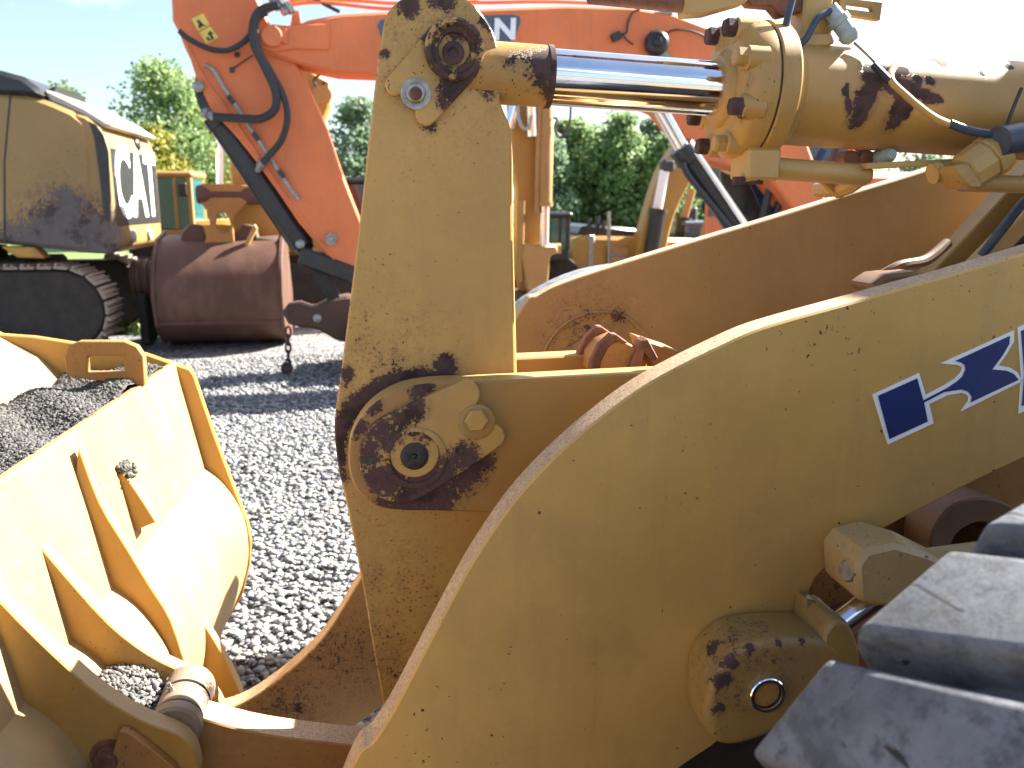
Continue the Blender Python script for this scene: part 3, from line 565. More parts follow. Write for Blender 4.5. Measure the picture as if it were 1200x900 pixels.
# ---- front frame between the arms
box('axle_housing', (.95, 2.0, .62), (.75, .9, .42), 'track_dark', WL, .05)  # near-black axle, its colour also supplies the shadow under the near arm
box('axle_shadow_plate', (.72, 1.68, .60), (.5, .14, .40), 'track_dark', WL, .03)  # added near-black plate, stands in for shadow under the near arm
fr1 = plate('front_frame', S([(930, 800), (945, 690), (1010, 620), (1100, 560), (1300, 430), (1500, 430), (1500, 900), (1000, 1000)], 1.72), 1.72, 1.80, 'paint_rusty', WL, .005)
ringplate('frame_eye', S(cr([(1083, 640), (1090, 610), (1110, 588), (1140, 580), (1170, 586), (1195, 605), (1205, 640), (1195, 680), (1145, 700), (1095, 680)], 3, True), 1.62), S(cr([(1107, 645), (1115, 622), (1138, 609), (1160, 615), (1172, 640), (1160, 668), (1138, 675), (1114, 666)], 3, True), 1.62), 1.60, 1.70, 'paint_eye', fr1, .004)
plate('frame_plate', [(.9, .55), (2.7, .55), (2.7, 1.2), (1.6, 1.15), (1.0, .85)], 1.85, 2.35, 'paint_rusty', fr1, .01)
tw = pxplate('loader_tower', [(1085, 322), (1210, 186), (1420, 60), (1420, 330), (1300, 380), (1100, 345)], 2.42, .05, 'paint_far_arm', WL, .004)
beam('tower_rail', U(1090, 330, 2.30), U(1225, 185, 2.30), .07, .07, 'paint_clevis', tw, .004)
beam('tower_rail', U(1125, 332, 2.20), U(1250, 205, 2.20), .05, .05, 'paint_fitting', tw, .004)
tube('tower_hose', [U(1150, 300, 2.15), U(1175, 268, 2.13), U(1205, 232, 2.12), U(1240, 210, 2.12)], .013, 'cable', tw)
lathe('tower_bore', U(1195, 300, 2.40), (0, -1, 0), [(0, .10), (.12, .10), (.12, .085), (.02, .083), (.018, 0)], 'rust', tw, 32)
tube('hose', [U(1030, 325, 2.2), U(1055, 312, 2.2), U(1085, 305, 2.22), U(1110, 285, 2.25)], .016, 'paint_eye', tw)
pxplate('hose_clamp', [(1020, 335), (1040, 322), (1075, 318), (1090, 330), (1080, 345), (1030, 345)], 2.1, .12, 'paint_eye', tw, .01)
# ---- chassis, cab and wheels behind the front frame
ch = plate('chassis', [(2.5, .55), (6.6, .55), (6.9, .8), (6.9, 1.95), (4.9, 2.1), (4.3, 1.5), (2.5, 1.45)], 1.35, 2.65, 'far_yellow', WL, .04)
plate('engine_hood', [(4.6, 1.9), (6.85, 1.8), (6.85, 2.45), (6.6, 2.55), (4.6, 2.65)], 1.45, 2.55, 'far_yellow', WL, .05)
cabo = box('cab', (3.72, 2.0, 3.36), (1.75, 1.42, .14), 'far_yellow', WL, .04)
box('cab_floor', (3.72, 2.0, 1.62), (1.6, 1.35, .34), 'far_yellow', cabo, .03)
for x in (2.96, 3.75, 4.48):
    for y in (1.35, 2.65): box('pillar', (x, y, 2.5), (.09, .08, 1.62), 'black_paint', cabo, .01)
for y in (1.34, 2.66): box('side_window', (3.72, y, 2.6), (1.45, .012, 1.3), 'glass_dark', cabo, .002)
box('windscreen', (2.95, 2.0, 2.6), (.012, 1.22, 1.3), 'glass_dark', cabo, .002); box('rear_window', (4.49, 2.0, 2.6), (.012, 1.22, 1.3), 'glass_dark', cabo, .002)
box('seat', (3.9, 2.0, 2.1), (.55, .6, .7), 'black_paint', cabo, .06)
# tyre: carcass of revolution with thirty bars on each half
TC = Vector((1.10, .47, .865)); TW = .66; TR = .81
def tire_set(center, full):
    w = TW/2
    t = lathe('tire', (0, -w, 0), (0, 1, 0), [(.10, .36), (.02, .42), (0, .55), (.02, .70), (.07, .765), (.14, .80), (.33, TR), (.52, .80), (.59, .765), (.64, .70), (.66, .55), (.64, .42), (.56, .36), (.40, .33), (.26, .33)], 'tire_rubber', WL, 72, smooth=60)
    t.location = center
    rm = lathe('rim', (0, -w, 0), (0, 1, 0), [(.11, .37), (.12, .34), (.30, .31), (.31, .18), (.27, .15), (.27, 0)], 'far_yellow', t, 40)
    ax_ = lathe('hub', (0, w*.2, 0), (0, 1, 0), [(0, .14), (1.2, .14)], 'rust_brown', t, 20)
    lug = None
    NL = 30
    for sgn in (1, -1):
        me = None
        for k in range(NL if full else 0):
            th = 2*math.pi*(k + (.5 if sgn < 0 else 0))/NL + R(1)
            if me is None:
                bm = bmesh.new(); secs = []
                for j, (f, yy) in enumerate(((0, .335), (.08, .31), (1, -.02))):
                    dth = -.20*f; hw = .060 + .012*(1-f); rt_ = .868 - (.055 if j == 0 else .018 if j == 1 else 0.0); rb = TR - .06 if j < 2 else TR - .03
                    row = []
                    for (rr, s) in ((rb, -1.22), (rt_, -1), (rt_, 1), (rb, 1.22)):
                        a = dth + s*hw/.88; row.append(bm.verts.new((-rr*math.cos(a), sgn*yy, -rr*math.sin(a))))
                    secs.append(row)
                for i in range(len(secs)-1):
                    for q in range(4): bm.faces.new((secs[i][q], secs[i][(q+1) % 4], secs[i+1][(q+1) % 4], secs[i+1][q]))
                bm.faces.new(secs[0]); bm.faces.new(secs[-1][::-1])
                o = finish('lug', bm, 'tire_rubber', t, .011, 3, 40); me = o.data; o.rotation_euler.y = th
            else:
                o = bpy.data.objects.new('lug', me); C.objects.link(o); o.parent = t; o.rotation_euler.y = th
    return t
fo = [(1.06, 1.84), (1.30, 1.86), (1.62, 1.78), (1.92, 1.58), (2.10, 1.30)]  # mudguard added out of view to keep the sun off the tyre
for y in (.12,): plate('shade_fender', fo + [(x - .012, z - .035) for x, z in fo[::-1]], y, y + .72, 'far_yellow', WL, .004)
for y in (.78,): beam('shade_fender_bracket', (1.75, y, 1.70), (2.52, y + (.62 if y < 2 else -.55), 1.35), .08, .06, 'far_yellow', WL, .006)  # added arm that carries the sun-blocking mudguard
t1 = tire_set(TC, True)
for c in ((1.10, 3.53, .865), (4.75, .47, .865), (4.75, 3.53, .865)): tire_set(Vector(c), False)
# ---- aggregate in the bucket
hx = np.linspace(-1.36, -.83, 26); hy = np.linspace(.52, 3.6, 110)
def heap_z(x, y): return 1.275 + .012*np.sin(x*9+y*3) + .012*np.sin(y*5.3-x*4) - .06*np.clip((-1.12 - x)/.2, 0, 1)**2 + .012*np.sin(y*17+x*23)
bm = bmesh.new(); hv = [[bm.verts.new((x - .042*(3.6-y), y, heap_z(x, y) + random.uniform(-.006, .006))) for x in hx] for y in hy]
for j in range(len(hy)-1):
    for i in range(len(hx)-1): bm.faces.new((hv[j][i], hv[j][i+1], hv[j+1][i+1], hv[j+1][i]))
hp = finish('gravel_heap', bm, 'asphalt_grit', smooth=0)
n = 34000; P = np.stack([rng.uniform(-1.34, -.84, n), rng.uniform(1.6, 3.6, n), np.zeros(n)], -1); P[:, 2] = heap_z(P[:, 0], P[:, 1]) + rng.uniform(-.004, .006, n); P[:, 0] -= .042*(3.6 - P[:, 1])
hs = stones('gravel_heap_grit', P, .0062, 'asphalt_grit', .7, 2)
bm = bmesh.new(); bm.from_mesh(hp.data); bm.from_mesh(hs); bm.to_mesh(hp.data); bm.free()
hp['kind'] = 'stuff'; hp['label'] = 'dark grey crushed asphalt heaped inside the loader bucket'; hp['category'] = 'gravel'
n = 4200; cxp = U(140, 800, 2.02)
P = np.stack([rng.normal(cxp.x - .01, .055, n), rng.uniform(1.92, 2.14, n), np.zeros(n)], -1); P = P[(abs(P[:, 0] - cxp.x) < .10)]
P[:, 2] = cxp.z - .03 - (P[:, 0]-cxp.x)*.25 + rng.uniform(-.05, .012, len(P)) - 3.0*(P[:, 0]-cxp.x)**2
gp = link('gravel_clump', stones('gravel_clump', P, .0072, 'pocket_grit', .7, 2)); gp['kind'] = 'stuff'; gp['label'] = 'clump of grey gravel lodged between two bucket ribs'; gp['category'] = 'gravel'

n = 260; q = U(141, 551, 2.75); P = np.stack([rng.normal(q.x, .016, n), rng.uniform(2.72, 2.79, n), np.zeros(n)], -1); P[:, 2] = q.z + .012 - 10*(P[:, 0]-q.x)**2 + rng.uniform(-.02, .008, n)
gp = link('gravel_clump', stones('gravel_clump', P, .009, 'asphalt_grit', .7, 2)); gp['kind'] = 'stuff'; gp['label'] = 'small dark clump of grit on top of a bucket gusset'; gp['category'] = 'gravel'

# ------------------------------------------------------------------ machines behind
def gpt(px, Y): p = U(px, 300, Y); return (p.x, Y, 0)
def wide(name, pts, Y, th, mat, parent, bevel=.02, smoothn=0, seg=1): # outline at distance Y, thickness th into the scene
    q = S(pts, Y)
    if smoothn: q = cr(q, smoothn, True)
    return plate(name, q, Y, Y + th, mat, parent, bevel, None, seg)
def track(parent, x0, x1, y0, y1, h, pads=0, mat='track_dark', base=0.0):
    r = h/2; out = [(x1 - r + r*.93*math.sin(a), base + r - r*.93*math.cos(a)) for a in np.linspace(0, math.pi, 12)] + [(x0 + r - r*.93*math.sin(a), base + r + r*.93*math.cos(a)) for a in np.linspace(0, math.pi, 12)]
    t = plate('track', out, y0 + .05, y1 - .05, mat, parent, .02)
    if pads:
        Ls = x1 - x0 - 2*r; per = 2*Ls + 2*math.pi*r; m = int(per/.2); me = None
        for k in range(m):
            d = k*per/m
            if d < Ls: p = (x0 + r + d, base + h); a = 0
            elif d < Ls + math.pi*r: th = (d-Ls)/r; p = (x1 - r + r*math.sin(th), base + r + r*math.cos(th)); a = th
            elif d < 2*Ls + math.pi*r: p = (x1 - r - (d - Ls - math.pi*r), base); a = math.pi
            else: th = (d - 2*Ls - math.pi*r)/r; p = (x0 + r - r*math.sin(th), base + r - r*math.cos(th)); a = math.pi + th
            if p[0] < pads: continue
            if me is None:
                bm = bmesh.new(); yy = (y1-y0)
                for (cx, cz, sx, sz) in ((0, 0, .17, .035), (-.06, .035, .03, .04), (.02, .03, .02, .035)):
                    bmesh.ops.create_cube(bm, size=1, matrix=Matrix.Translation((cx, yy/2, cz)) @ Matrix.Diagonal((sx, yy, sz, 1)))
                o = finish('track_pad', bm, 'track_steel', t, .004); me = o.data
            else: o = bpy.data.objects.new('track_pad', me); C.objects.link(o); o.parent = t
            o.location = (p[0], y0, p[1]); o.rotation_euler.y = a
    return t
def cab(parent, x0, x1, y0, y1, z0, z1, mat, glass, zs=.45, name='cab'):
    zw = z0 + (z1-z0)*zs; c = box(name, ((x0+x1)/2, (y0+y1)/2, (z0+zw)/2), (x1-x0, y1-y0, zw-z0), mat, parent, .04)
    w = .09
    box('cab_roof', ((x0+x1)/2, (y0+y1)/2, z1), (x1-x0+.08, y1-y0+.08, .12), mat, c, .04)
    for x in (x0+w/2, x1-w/2):
        for y in (y0+w/2, y1-w/2): box('pillar', (x, y, (zw+z1)/2), (w, w, z1-zw), mat, c, .015)
    box('pillar', ((x0*.42+x1*.58), y0+w/2, (zw+z1)/2), (w*.7, w, z1-zw), mat, c, .015)
    for y in (y0+.03, y1-.03): box('window', ((x0+x1)/2, y, (zw+z1)/2), (x1-x0-.02, .012, z1-zw), glass, c, 0)
    for x in (x0+.03, x1-.03): box('window', (x, (y0+y1)/2, (zw+z1)/2), (.012, y1-y0-.1, z1-zw), glass, c, 0)
    box('seat', ((x0+x1)/2, (y0+y1)/2, zw+.2), ((x1-x0)*.4, (y1-y0)*.45, .8), 'black_paint', c, .06)
    return c

# ---- orange excavator: boom, stick, hoses
YO = 10.0
OX = empty('orange_excavator', gpt(1080, YO + 1), 'orange excavator with dark hydraulic hoses and a slate lettering panel on its boom', 'excavator')
boom = wide('boom', [(302, 48), (306, 35), (318, 28), (345, 30), (362, 23), (400, 16), (480, 12), (560, 10), (663, 6), (740, 8), (790, 16), (841, 35), (885, 62), (930, 120), (955, 190), (985, 290), (950, 290), (930, 245), (900, 205), (862, 196), (825, 190), (800, 158), (776, 130), (745, 117), (690, 108), (600, 97), (500, 89), (442, 87), (395, 85), (362, 78), (335, 70), (312, 62)], YO, .55, 'orange_paint', OX, .03)
wide('boom_end_plate', [(302, 47), (306, 34), (319, 28), (334, 30), (386, 27), (386, 58), (345, 57), (320, 61), (308, 58)], YO - .03, .05, 'orange_paint', boom, .01)
lathe('boom_pin', U(319, 43, YO - .03), (0, -1, 0), [(0, .11), (.05, .11), (.06, .10)], 'orange_paint', boom, 24)
wide('pin_keeper', [(327, 36), (336, 33), (336, 52), (330, 50)], YO - .06, .04, 'orange_paint', boom, .005)
stick = wide('stick', [(200, -90), (201, 0), (202, 24), (209, 37), (216, 55), (223, 70), (230, 92), (247, 128), (275, 158), (300, 189), (325, 224), (350, 261), (382, 299), (413, 332), (426, 318), (424, 262), (410, 226), (398, 195), (383, 150), (366, 112), (353, 83), (332, 55), (312, 20), (302, 0), (290, -90)], YO + .08, .42, 'orange_paint', OX, .02)
tube('stick_flange', [U(a, b, YO + .075) for a, b in ((214, 42), (240, 92), (262, 122), (300, 178), (340, 237), (392, 304))], .018, 'orange_paint', stick, 6)
tube('hydraulic_pipe', [U(a, b, YO + .02) for a, b in ((240, 76), (250, 82), (262, 102), (300, 160), (336, 215), (350, 234))], .025, 'steel', stick, 8)
for q in ((271, 117), (300, 160), (330, 204)): box('pipe_clip', U(q[0], q[1], YO + .03), (.10, .08, .05), 'black_paint', stick, .005, (0, R(55), 0))
bc0, bc1 = U(238, 112, YO + .3), U(362, 298, YO + .3); bd = (bc1-bc0)
bcyl = lathe('bucket_cylinder', bc0 + bd*.12, bd, [(0, .165), (.12, .165), (.13, .15), (bd.length*.82, .145), (bd.length*.83, .12), (bd.length*.86, .10)], 'black_paint', OX, 28)
wide('cylinder_clevis', [(228, 88), (240, 90), (252, 112), (262, 132), (250, 140), (236, 132), (228, 112)], YO + .15, .3, 'black_paint', bcyl, .02)
lathe('clevis_pin', U(233, 102, YO + .1), (0, -1, 0), [(0, .06), (.06, .06), (.07, .04)], 'steel', bcyl, 14)
beam('tie_link', U(352, 298, YO + .2), U(416, 322, YO + .2), .3, .2, 'black_paint', OX, .02)
lathe('link_pin', U(352, 286, YO + .1), (0, -1, 0), [(0, .05), (.05, .05), (.06, .03)], 'steel', OX, 14)
lathe('link_pin', U(388, 280, YO + .07), (0, -1, 0), [(0, .07), (.03, .07), (.0301, .04), (.06, .035)], 'steel', OX, 8)
wide('guide_link', [(362, 310), (378, 312), (398, 345), (402, 360), (390, 360), (372, 335)], YO + .1, .12, 'track_dark', OX, .01)
cp = wide('coupler', [(330, 366), (336, 358), (350, 356), (366, 362), (384, 352), (405, 347), (430, 350), (436, 380), (425, 405), (405, 402), (392, 398), (372, 386), (352, 384), (338, 380)], YO + .05, .4, 'bucket_brown', OX, .03)
lathe('coupler_pin', U(372, 373, YO + .04), (0, -1, 0), [(0, .05), (.02, .05), (.03, .03)], 'steel', cp, 14)
obk = wide('digging_bucket', [(405, 385), (440, 370), (500, 372), (560, 390), (580, 420), (560, 434), (480, 436), (430, 425), (410, 410)], YO - .3, 1.2, 'bucket_brown', OX, .04)
ck = None
for k in range(5):
    p = U(337.5, 384 + k*9.3, YO + .02)
    me_pts = [p + Vector((0 if k % 2 else .028*math.cos(a), .028*math.cos(a) if k % 2 else 0, -.05 + .062*math.sin(a))) for a in np.linspace(0, 2*math.pi, 13)]
    tube('chain_link', me_pts, .014, 'rust', cp, 6, 2)
lathe('hook', U(336, 432, YO - .02), (0, 1, 0), [(0, .03), (.0, .07), (.04, .07), (.04, .03)], 'rust', cp, 14)
# hoses
tube('hose', [U(a, b, YO - .06) for a, b in ((210, 36), (222, 46), (245, 57), (265, 59), (282, 52), (295, 38), (300, 20), (318, 10))], .030, 'hose', OX, 10)
tube('hose', [U(a, b, YO - .12) for a, b in ((326, 6), (306, 12), (297, 28), (298, 52), (312, 82), (323, 108), (322, 128), (306, 139), (285, 139), (250, 137))], .045, 'hose', OX, 10)
tube('hose', [U(a, b, YO - .10) for a, b in ((312, 14), (300, 26), (302, 55), (318, 85), (332, 112), (337, 138), (330, 164), (314, 184), (308, 192))], .036, 'hose', OX, 10)
lathe('hose_fitting', U(252, 137, YO - .05), U(240, 132, YO) - U(252, 137, YO - .05), [(0, .045), (.08, .045), (.081, .06), (.14, .06)], 'steel', OX, 8)
lathe('hose_fitting', U(309, 188, YO - .06), U(303, 198, YO + .02) - U(309, 188, YO - .06), [(0, .05), (.1, .05), (.101, .035), (.16, .035)], 'steel', OX, 8)
for (a, b) in (((322, 8), (332, 3)), ((330, 14), (345, 6)), ((318, 3), (330, -2))): lathe('hose_fitting', U(*a, YO - .1), U(*b, YO - .05) - U(*a, YO - .1), [(0, .05), (.06, .05), (.061, .065), (.12, .065), (.121, .04)], 'steel', OX, 8)
wide('pipe_stand', [(340, 30), (343, 12), (350, 12), (354, 34), (348, 37)], YO + .02, .1, 'orange_paint', boom, .01)
for (k, pts) in enumerate((((330, 12), (345, 5), (380, 3), (450, 10), (520, 10)), ((335, 4), (360, -2), (420, 1), (470, 4), (560, 2)), ((480, 0), (560, 3), (640, 2), (720, 5)))): tube('boom_pipe', [U(a, b, YO + .1 + .12*k) for a, b in pts], .022, 'orange_paint', boom, 8)
tube('hose', [U(a, b, YO + .1) for a, b in ((365, -4), (382, 6), (398, 14))], .02, 'hose', boom, 8)
# decals
wide('lettering_panel', [(442, 30), (446, 23), (600, 17), (609, 19), (610, 26), (603, 46), (596, 51), (462, 54), (450, 52)], YO - .004, .006, 'decal_slate', boom, 0)
pA, pB = U(452, 38, YO), U(602, 35.5, YO); cen = (pA + pB)/2; ang = math.atan2(pB.z-pA.z, pB.x-pA.x)
text_mesh('lettering', 'DOOSAN', .30, 'decal_white', Matrix.Translation(cen + Vector((0, -.012, 0))) @ Matrix.Rotation(-ang, 4, 'Y') @ Matrix.Rotation(R(90), 4, 'X'), boom, .012, .004, .08, 1.12, 1.02)
wp = wide('warning_decal', [(224.5, 22), (238, 15.5), (246, 29), (232, 36.5)], YO + .072, .01, 'decal_yellow', stick, 0)
wide('warning_decal', [(233, 38), (246.5, 31), (256, 44), (242, 51.5)], YO + .072, .01, 'decal_yellow', stick, 0)
for pts in (((230, 25), (233, 23), (239, 29), (242, 30), (236, 31)), ((232, 29), (235, 28), (236, 33), (233, 33))): wide('pictogram', pts, YO + .068, .006, 'black_paint', wp, 0)
for pts in (((243, 40), (246, 36), (250, 39), (248, 40), (251, 45), (248, 47), (246, 42)), ((241, 44), (244, 43), (247, 47), (244, 48))): wide('pictogram', pts, YO + .068, .006, 'black_paint', wp, 0)
for (a, b) in ((278, 64), (272, 82)): box('cable_clip', U(a, b, YO + .07), (.05, .04, .05), 'black_paint', stick, .005)
tube('wire', [U(272, 81, YO + .06), U(285, 72, YO + .05), U(296, 65, YO + .02)], .008, 'hose', stick, 6)
# work lamp and connector on the boom
lamp = lathe('work_lamp', U(768, 53, YO), (-.2, -1, .05), [(0, .13), (.1, .14), (.12, .14), (.16, .11), (.17, .06), (.20, .05), (.21, 0)], 'black_paint', boom, 24)
beam('lamp_bracket', U(768, 55, YO), U(783, 70, YO), .06, .10, 'steel', boom, .01)
box('connector', U(722, 43, YO - .03), (.11, .08, .09), 'black_paint', boom, .01, (0, R(-25), 0))
tube('wire', [U(a, b, YO - .03) for a, b in ((728, 40), (734, 38), (736, 26), (742, 14), (750, 11))], .012, 'hose', boom, 6)
tube('wire', [U(a, b, YO - .03) for a, b in ((730, 41), (736, 48), (742, 52))], .010, 'hose', boom, 6)
tube('wire', [U(a, b, YO - .03) for a, b in ((781, 40), (790, 35), (810, 36), (830, 44))], .012, 'hose', boom, 6)
box('boom_light', U(781, 13, YO + .1), (.14, .2, .16), 'steel', boom, .03)
# boom cylinder, house, cab, tracks
q0, q1 = U(798, 172, YO - .35), U(876, 285, YO - .35); qd = q1 - q0
bcy = lathe('boom_cylinder', q0, qd, [(0, .15), (.18, .16), (.2, .135), (qd.length, .135)], 'black_paint', OX, 28)
rod('boom_cylinder_rod', U(770, 122, YO - .35), q0, .085, 'chrome', bcy, 24)
tube('cylinder_pipe', [U(a, b, YO - .5) for a, b in ((800, 190), (806, 205), (830, 235), (852, 262), (868, 285))], .035, 'black_paint', bcy, 8)
rod('guard_pipe', U(815, 178, YO - .5), U(884, 282, YO - .5), .032, 'chrome', bcy)
hs0 = U(880, 300, YO + .3); hs1 = U(1400, 300, YO + .3)
house = box('house', ((hs0.x+hs1.x)/2 + .9, YO + 1.5, 1.75), (hs1.x-hs0.x, 1.5, 1.2), 'orange_paint', OX, .08)
cx0 = U(888, 300, YO).x; cx1 = U(1030, 300, YO).x
cab(OX, cx0, cx1, YO + .75, YO + 1.8, 1.2, 3.1, 'orange_paint', 'glass_blue', .30)
for (a, b, c, d) in ((915, 165, 893, 260), (938, 165, 905, 260), (985, 165, 945, 260), (1010, 170, 968, 245)): tube('guard_bar', [U(a, b, YO + .3), U(c, d, YO + .3)], .05, 'black_paint', OX, 8)
wide('panel', [(896, 165), (926, 165), (912, 225), (892, 222)], YO + .5, .08, 'orange_paint', OX, .02)
wide('boom_foot_plate', [(845, 200), (880, 215), (905, 270), (880, 290), (850, 240)], YO + .6, .06, 'black_paint', OX, .02)
track(OX, hs0.x - .3, hs1.x + .4, YO + .4, YO + 1.0, .95); track(OX, hs0.x - .3, hs1.x + .4, YO + 2.4, YO + 3.0, .95); box('undercarriage', ((hs0.x+hs1.x)/2, YO + 1.7, .75), (2.2, 1.5, .75), 'track_dark', OX, .05)

# ---- tan excavator with black engine cowl and big white letters
YC = 12.0
cx = U(130, 220, YC).x
CX = empty('tan_excavator', (cx - 2.5, YC + 1.3, 0), 'tan and black tracked excavator with large white letters on its sunlit counterweight', 'excavator')
hw = wide('house', [(-420, 60), (-60, 96), (0, 108), (40, 112), (60, 119), (85, 130), (100, 142), (106, 170), (110, 240), (106, 296), (60, 292), (0, 286), (-420, 286)], YC, 2.6, 'cat_paint', CX, .06)
cq = S([(84, 131), (100, 136), (117, 150)], YC) + [(cx, U(130, 172, YC).z), (cx, U(130, 290, YC).z)] + S([(124, 298), (84, 296)], YC)
cwt = plate('counterweight', cq, YC + .02, YC + 2.57, 'cat_paint', CX, .07, None, 3)
wide('cowl', [(-420, 30), (-80, 70), (0, 82), (26, 89), (45, 103), (54, 117), (30, 112), (-60, 108), (-420, 95)], YC - .02, 2.2, 'black_paint', CX, .06)
wide('cowl_fin', [(52, 106), (66, 100), (63, 110), (58, 113)], YC + .3, 1.2, 'black_paint', CX, .01)
wide('hood_lip', [(50, 104), (58, 106), (100, 126), (132, 146), (120, 150), (98, 136), (58, 119)], YC + .08, 2.4, 'cat_lit', CX, .03)  # top edge of the hood, made pale to look sunlit
wide('side_stripe', [(104, 142), (112, 146), (121, 158), (127, 178), (130, 235), (128, 262), (122, 250), (116, 200), (110, 160)], YC + .012, .02, 'black_paint', cwt, 0)
wide('door_seam', [(11, 112), (13, 112), (6, 190), (7, 285), (4, 285), (4, 190)], YC - .006, .02, 'black_paint', hw, 0)
hcz = U(131, 240, YC); ztop = U(127, 172, YC).z; zbot = U(128, 297, YC).z
bm = bmesh.new()
xr = cx
box('letter_panel', (xr, YC + 1.30, (ztop + zbot)/2 + .17), (.008, 2.36, (ztop - zbot)*.74), 'black_paint', cwt, 0)
Mt = Matrix(((0, 0, 1, xr + .007), (1, 0, 0, YC + 1.30), (0, 1, 0, (ztop + zbot)/2 + .20), (0, 0, 0, 1)))
text_mesh('lettering', 'CAT', 1.30, 'decal_white', Mt, cwt, .035, .004, 0, .86, 1.0)
lathe('rear_camera', (cx - .15, YC + 1.6, ztop + .12), (1, 0, .1), [(0, .09), (.14, .09), (.16, .06)], 'black_paint', cwt, 10)
lathe('tow_lug', (xr - .02, YC + .8, zbot + .20), (1, 0, 0), [(0, .10), (.06, .09), (.07, .05)], 'cat_lit', cwt, 16)
lathe('tow_lug', (xr - .02, YC + 1.7, zbot + .20), (1, 0, 0), [(0, .10), (.06, .09), (.07, .05)], 'cat_lit', cwt, 16)
tx1 = U(126, 350, YC).x
track(CX, tx1 - 4.9, tx1, YC - .1, YC + .55, 1.12, tx1 - 1.9); track(CX, tx1 - 4.9, tx1, YC + 2.05, YC + 2.7, 1.12, tx1 - .7)
box('undercarriage', (tx1 - 2.4, YC + 1.3, .82), (2.6, 1.5, .75), 'track_dark', CX, .05)
wide('step_bracket', [(0, 289), (38, 290), (52, 303), (20, 302)], YC - .05, .3, 'far_yellow', CX, .02)
lathe('slew_ring', (tx1 - 2.4, YC + 1.3, 1.0), (0, 0, 1), [(0, .7), (.35, .7)], 'track_dark', CX, 24)

# ---- yellow excavator resting its rusty bucket on the ground
YB = 12.4
bx0, bx1 = U(187, 340, YB).x, U(330, 340, YB).x
BX = empty('yellow_excavator', ((bx0+bx1)/2 + 1, YB + 2, 0), 'yellow excavator partly hidden, with its rusty brown bucket resting on the ground', 'excavator')
pr = cr([(YB + .55, 1.50), (YB + .12, 1.42), (YB - .22, 1.12), (YB - .36, .72), (YB - .26, .32), (YB + .05, .05), (YB + .5, .0), (YB + 1.2, .02)], 4)
pin_ = [(y + .05, z + (.03 if z < 1 else -.03)) for y, z in pr]
lp = pr + [(YB + 1.2, .06)] + [(y + .05, max(z, .06) if z < 1.4 else z - .04) for y, z in pr[::-1][1:]]
bkt = loft('bucket', [(bx0, y, z) for y, z in lp], [(bx1, y, z) for y, z in lp], 'bucket_brown', BX, 0, 1, None, 40)
sp_ = [(YB + .6, 1.56), (YB + .1, 1.46), (YB - .26, 1.14), (YB - .40, .72), (YB - .30, .30), (YB + .03, .015), (YB + .5, -.02), (YB + 1.25, 0), (YB + 1.3, .25), (YB + .95, .9)]
for x in (bx0 - .03, bx1): loft('side_plate', [(x, y, z) for y, z in sp_], [(x + .05, y, z) for y, z in sp_], 'bucket_brown', bkt, .006)
for zz in (.33,): rod('wear_bar', (bx0, YB - .26, zz), (bx1, YB - .26, zz), .035, 'bucket_brown', bkt, 8)
for k in range(5): box('tooth', (bx0 + (k + .5)*(bx1-bx0)/5, YB + 1.28, .05), (.12, .25, .07), 'steel', bkt, .01)
for px_ in (222, 285): wide('ear', [(px_ - 12, 302), (px_ - 10, 272), (px_, 262), (px_ + 14, 264), (px_ + 24, 300)], YB + .2, .14, 'bucket_brown', bkt, .02)
wide('ear', [(298, 278), (325, 280), (332, 305), (300, 304)], YB + .15, .3, 'track_dark', bkt, .02)
cpl = ringplate('coupler', S([(238, 290), (246, 262), (241, 242), (234, 236), (232, 222), (240, 215), (292, 217), (300, 226), (296, 238), (276, 242), (272, 262), (276, 292)], YB + .1), S(cr([(252, 262), (256, 250), (264, 250), (270, 262), (268, 272), (258, 272)], 2, True), YB + .1), YB + .1, YB + .2, 'paint_rusty', BX, .01)
lathe('coupler_tube', U(231, 228, YB + .2), (1, 0, 0), [(0, .12), (.10, .15), (.2, .11), (.6, .11), (.7, .15), (.86, .13)], 'bucket_brown', cpl, 20)
wide('coupler_latch', [(282, 312), (288, 282), (298, 262), (302, 268), (292, 286), (290, 314)], YB + .02, .08, 'far_tan', cpl, .01)
lathe('bucket_cylinder_rod', U(258, 218, YB + .3), U(258, 150, YB + .3) - U(258, 218, YB + .3), [(0, .055), (1.2, .055)], 'chrome', BX, 16)
wide('stick', [(345, 70), (372, 88), (388, 95), (386, 125), (360, 190), (340, 240), (320, 305), (266, 305), (272, 240), (268, 180), (290, 150)], YB + .5, .45, 'far_yellow', BX, .03)
lathe('stick_pin', U(378, 112, YB + .45), (0, -1, 0), [(0, .13), (.1, .13), (.11, .08)], 'far_tan', BX, 16)
tube('hose', [U(a, b, YB + .45) for a, b in ((376, 86), (368, 95), (376, 104), (380, 96))], .02, 'hose', BX, 6)
wide('house', [(280, 240), (330, 215), (402, 218), (480, 222), (560, 230), (560, 300), (280, 300)], YB + 3.2, 2.4, 'far_yellow', BX, .08)
cab(BX, U(404, 250, YB + 3).x, U(470, 250, YB + 3).x, YB + 3.0, YB + 4.4, 1.2, U(420, 212, YB + 3).z, 'black_paint', 'glass_dark', .4)
lx0, lx1 = U(215, 320, YB + 3).x, U(480, 320, YB + 3).x
track(BX, lx0, lx1, YB + 2.8, YB + 3.4, .95); track(BX, lx0, lx1, YB + 5, YB + 5.6, .95); box('undercarriage', ((lx0+lx1)/2, YB + 4.2, .75), (2, 1.8, .8), 'track_dark', BX, .05)
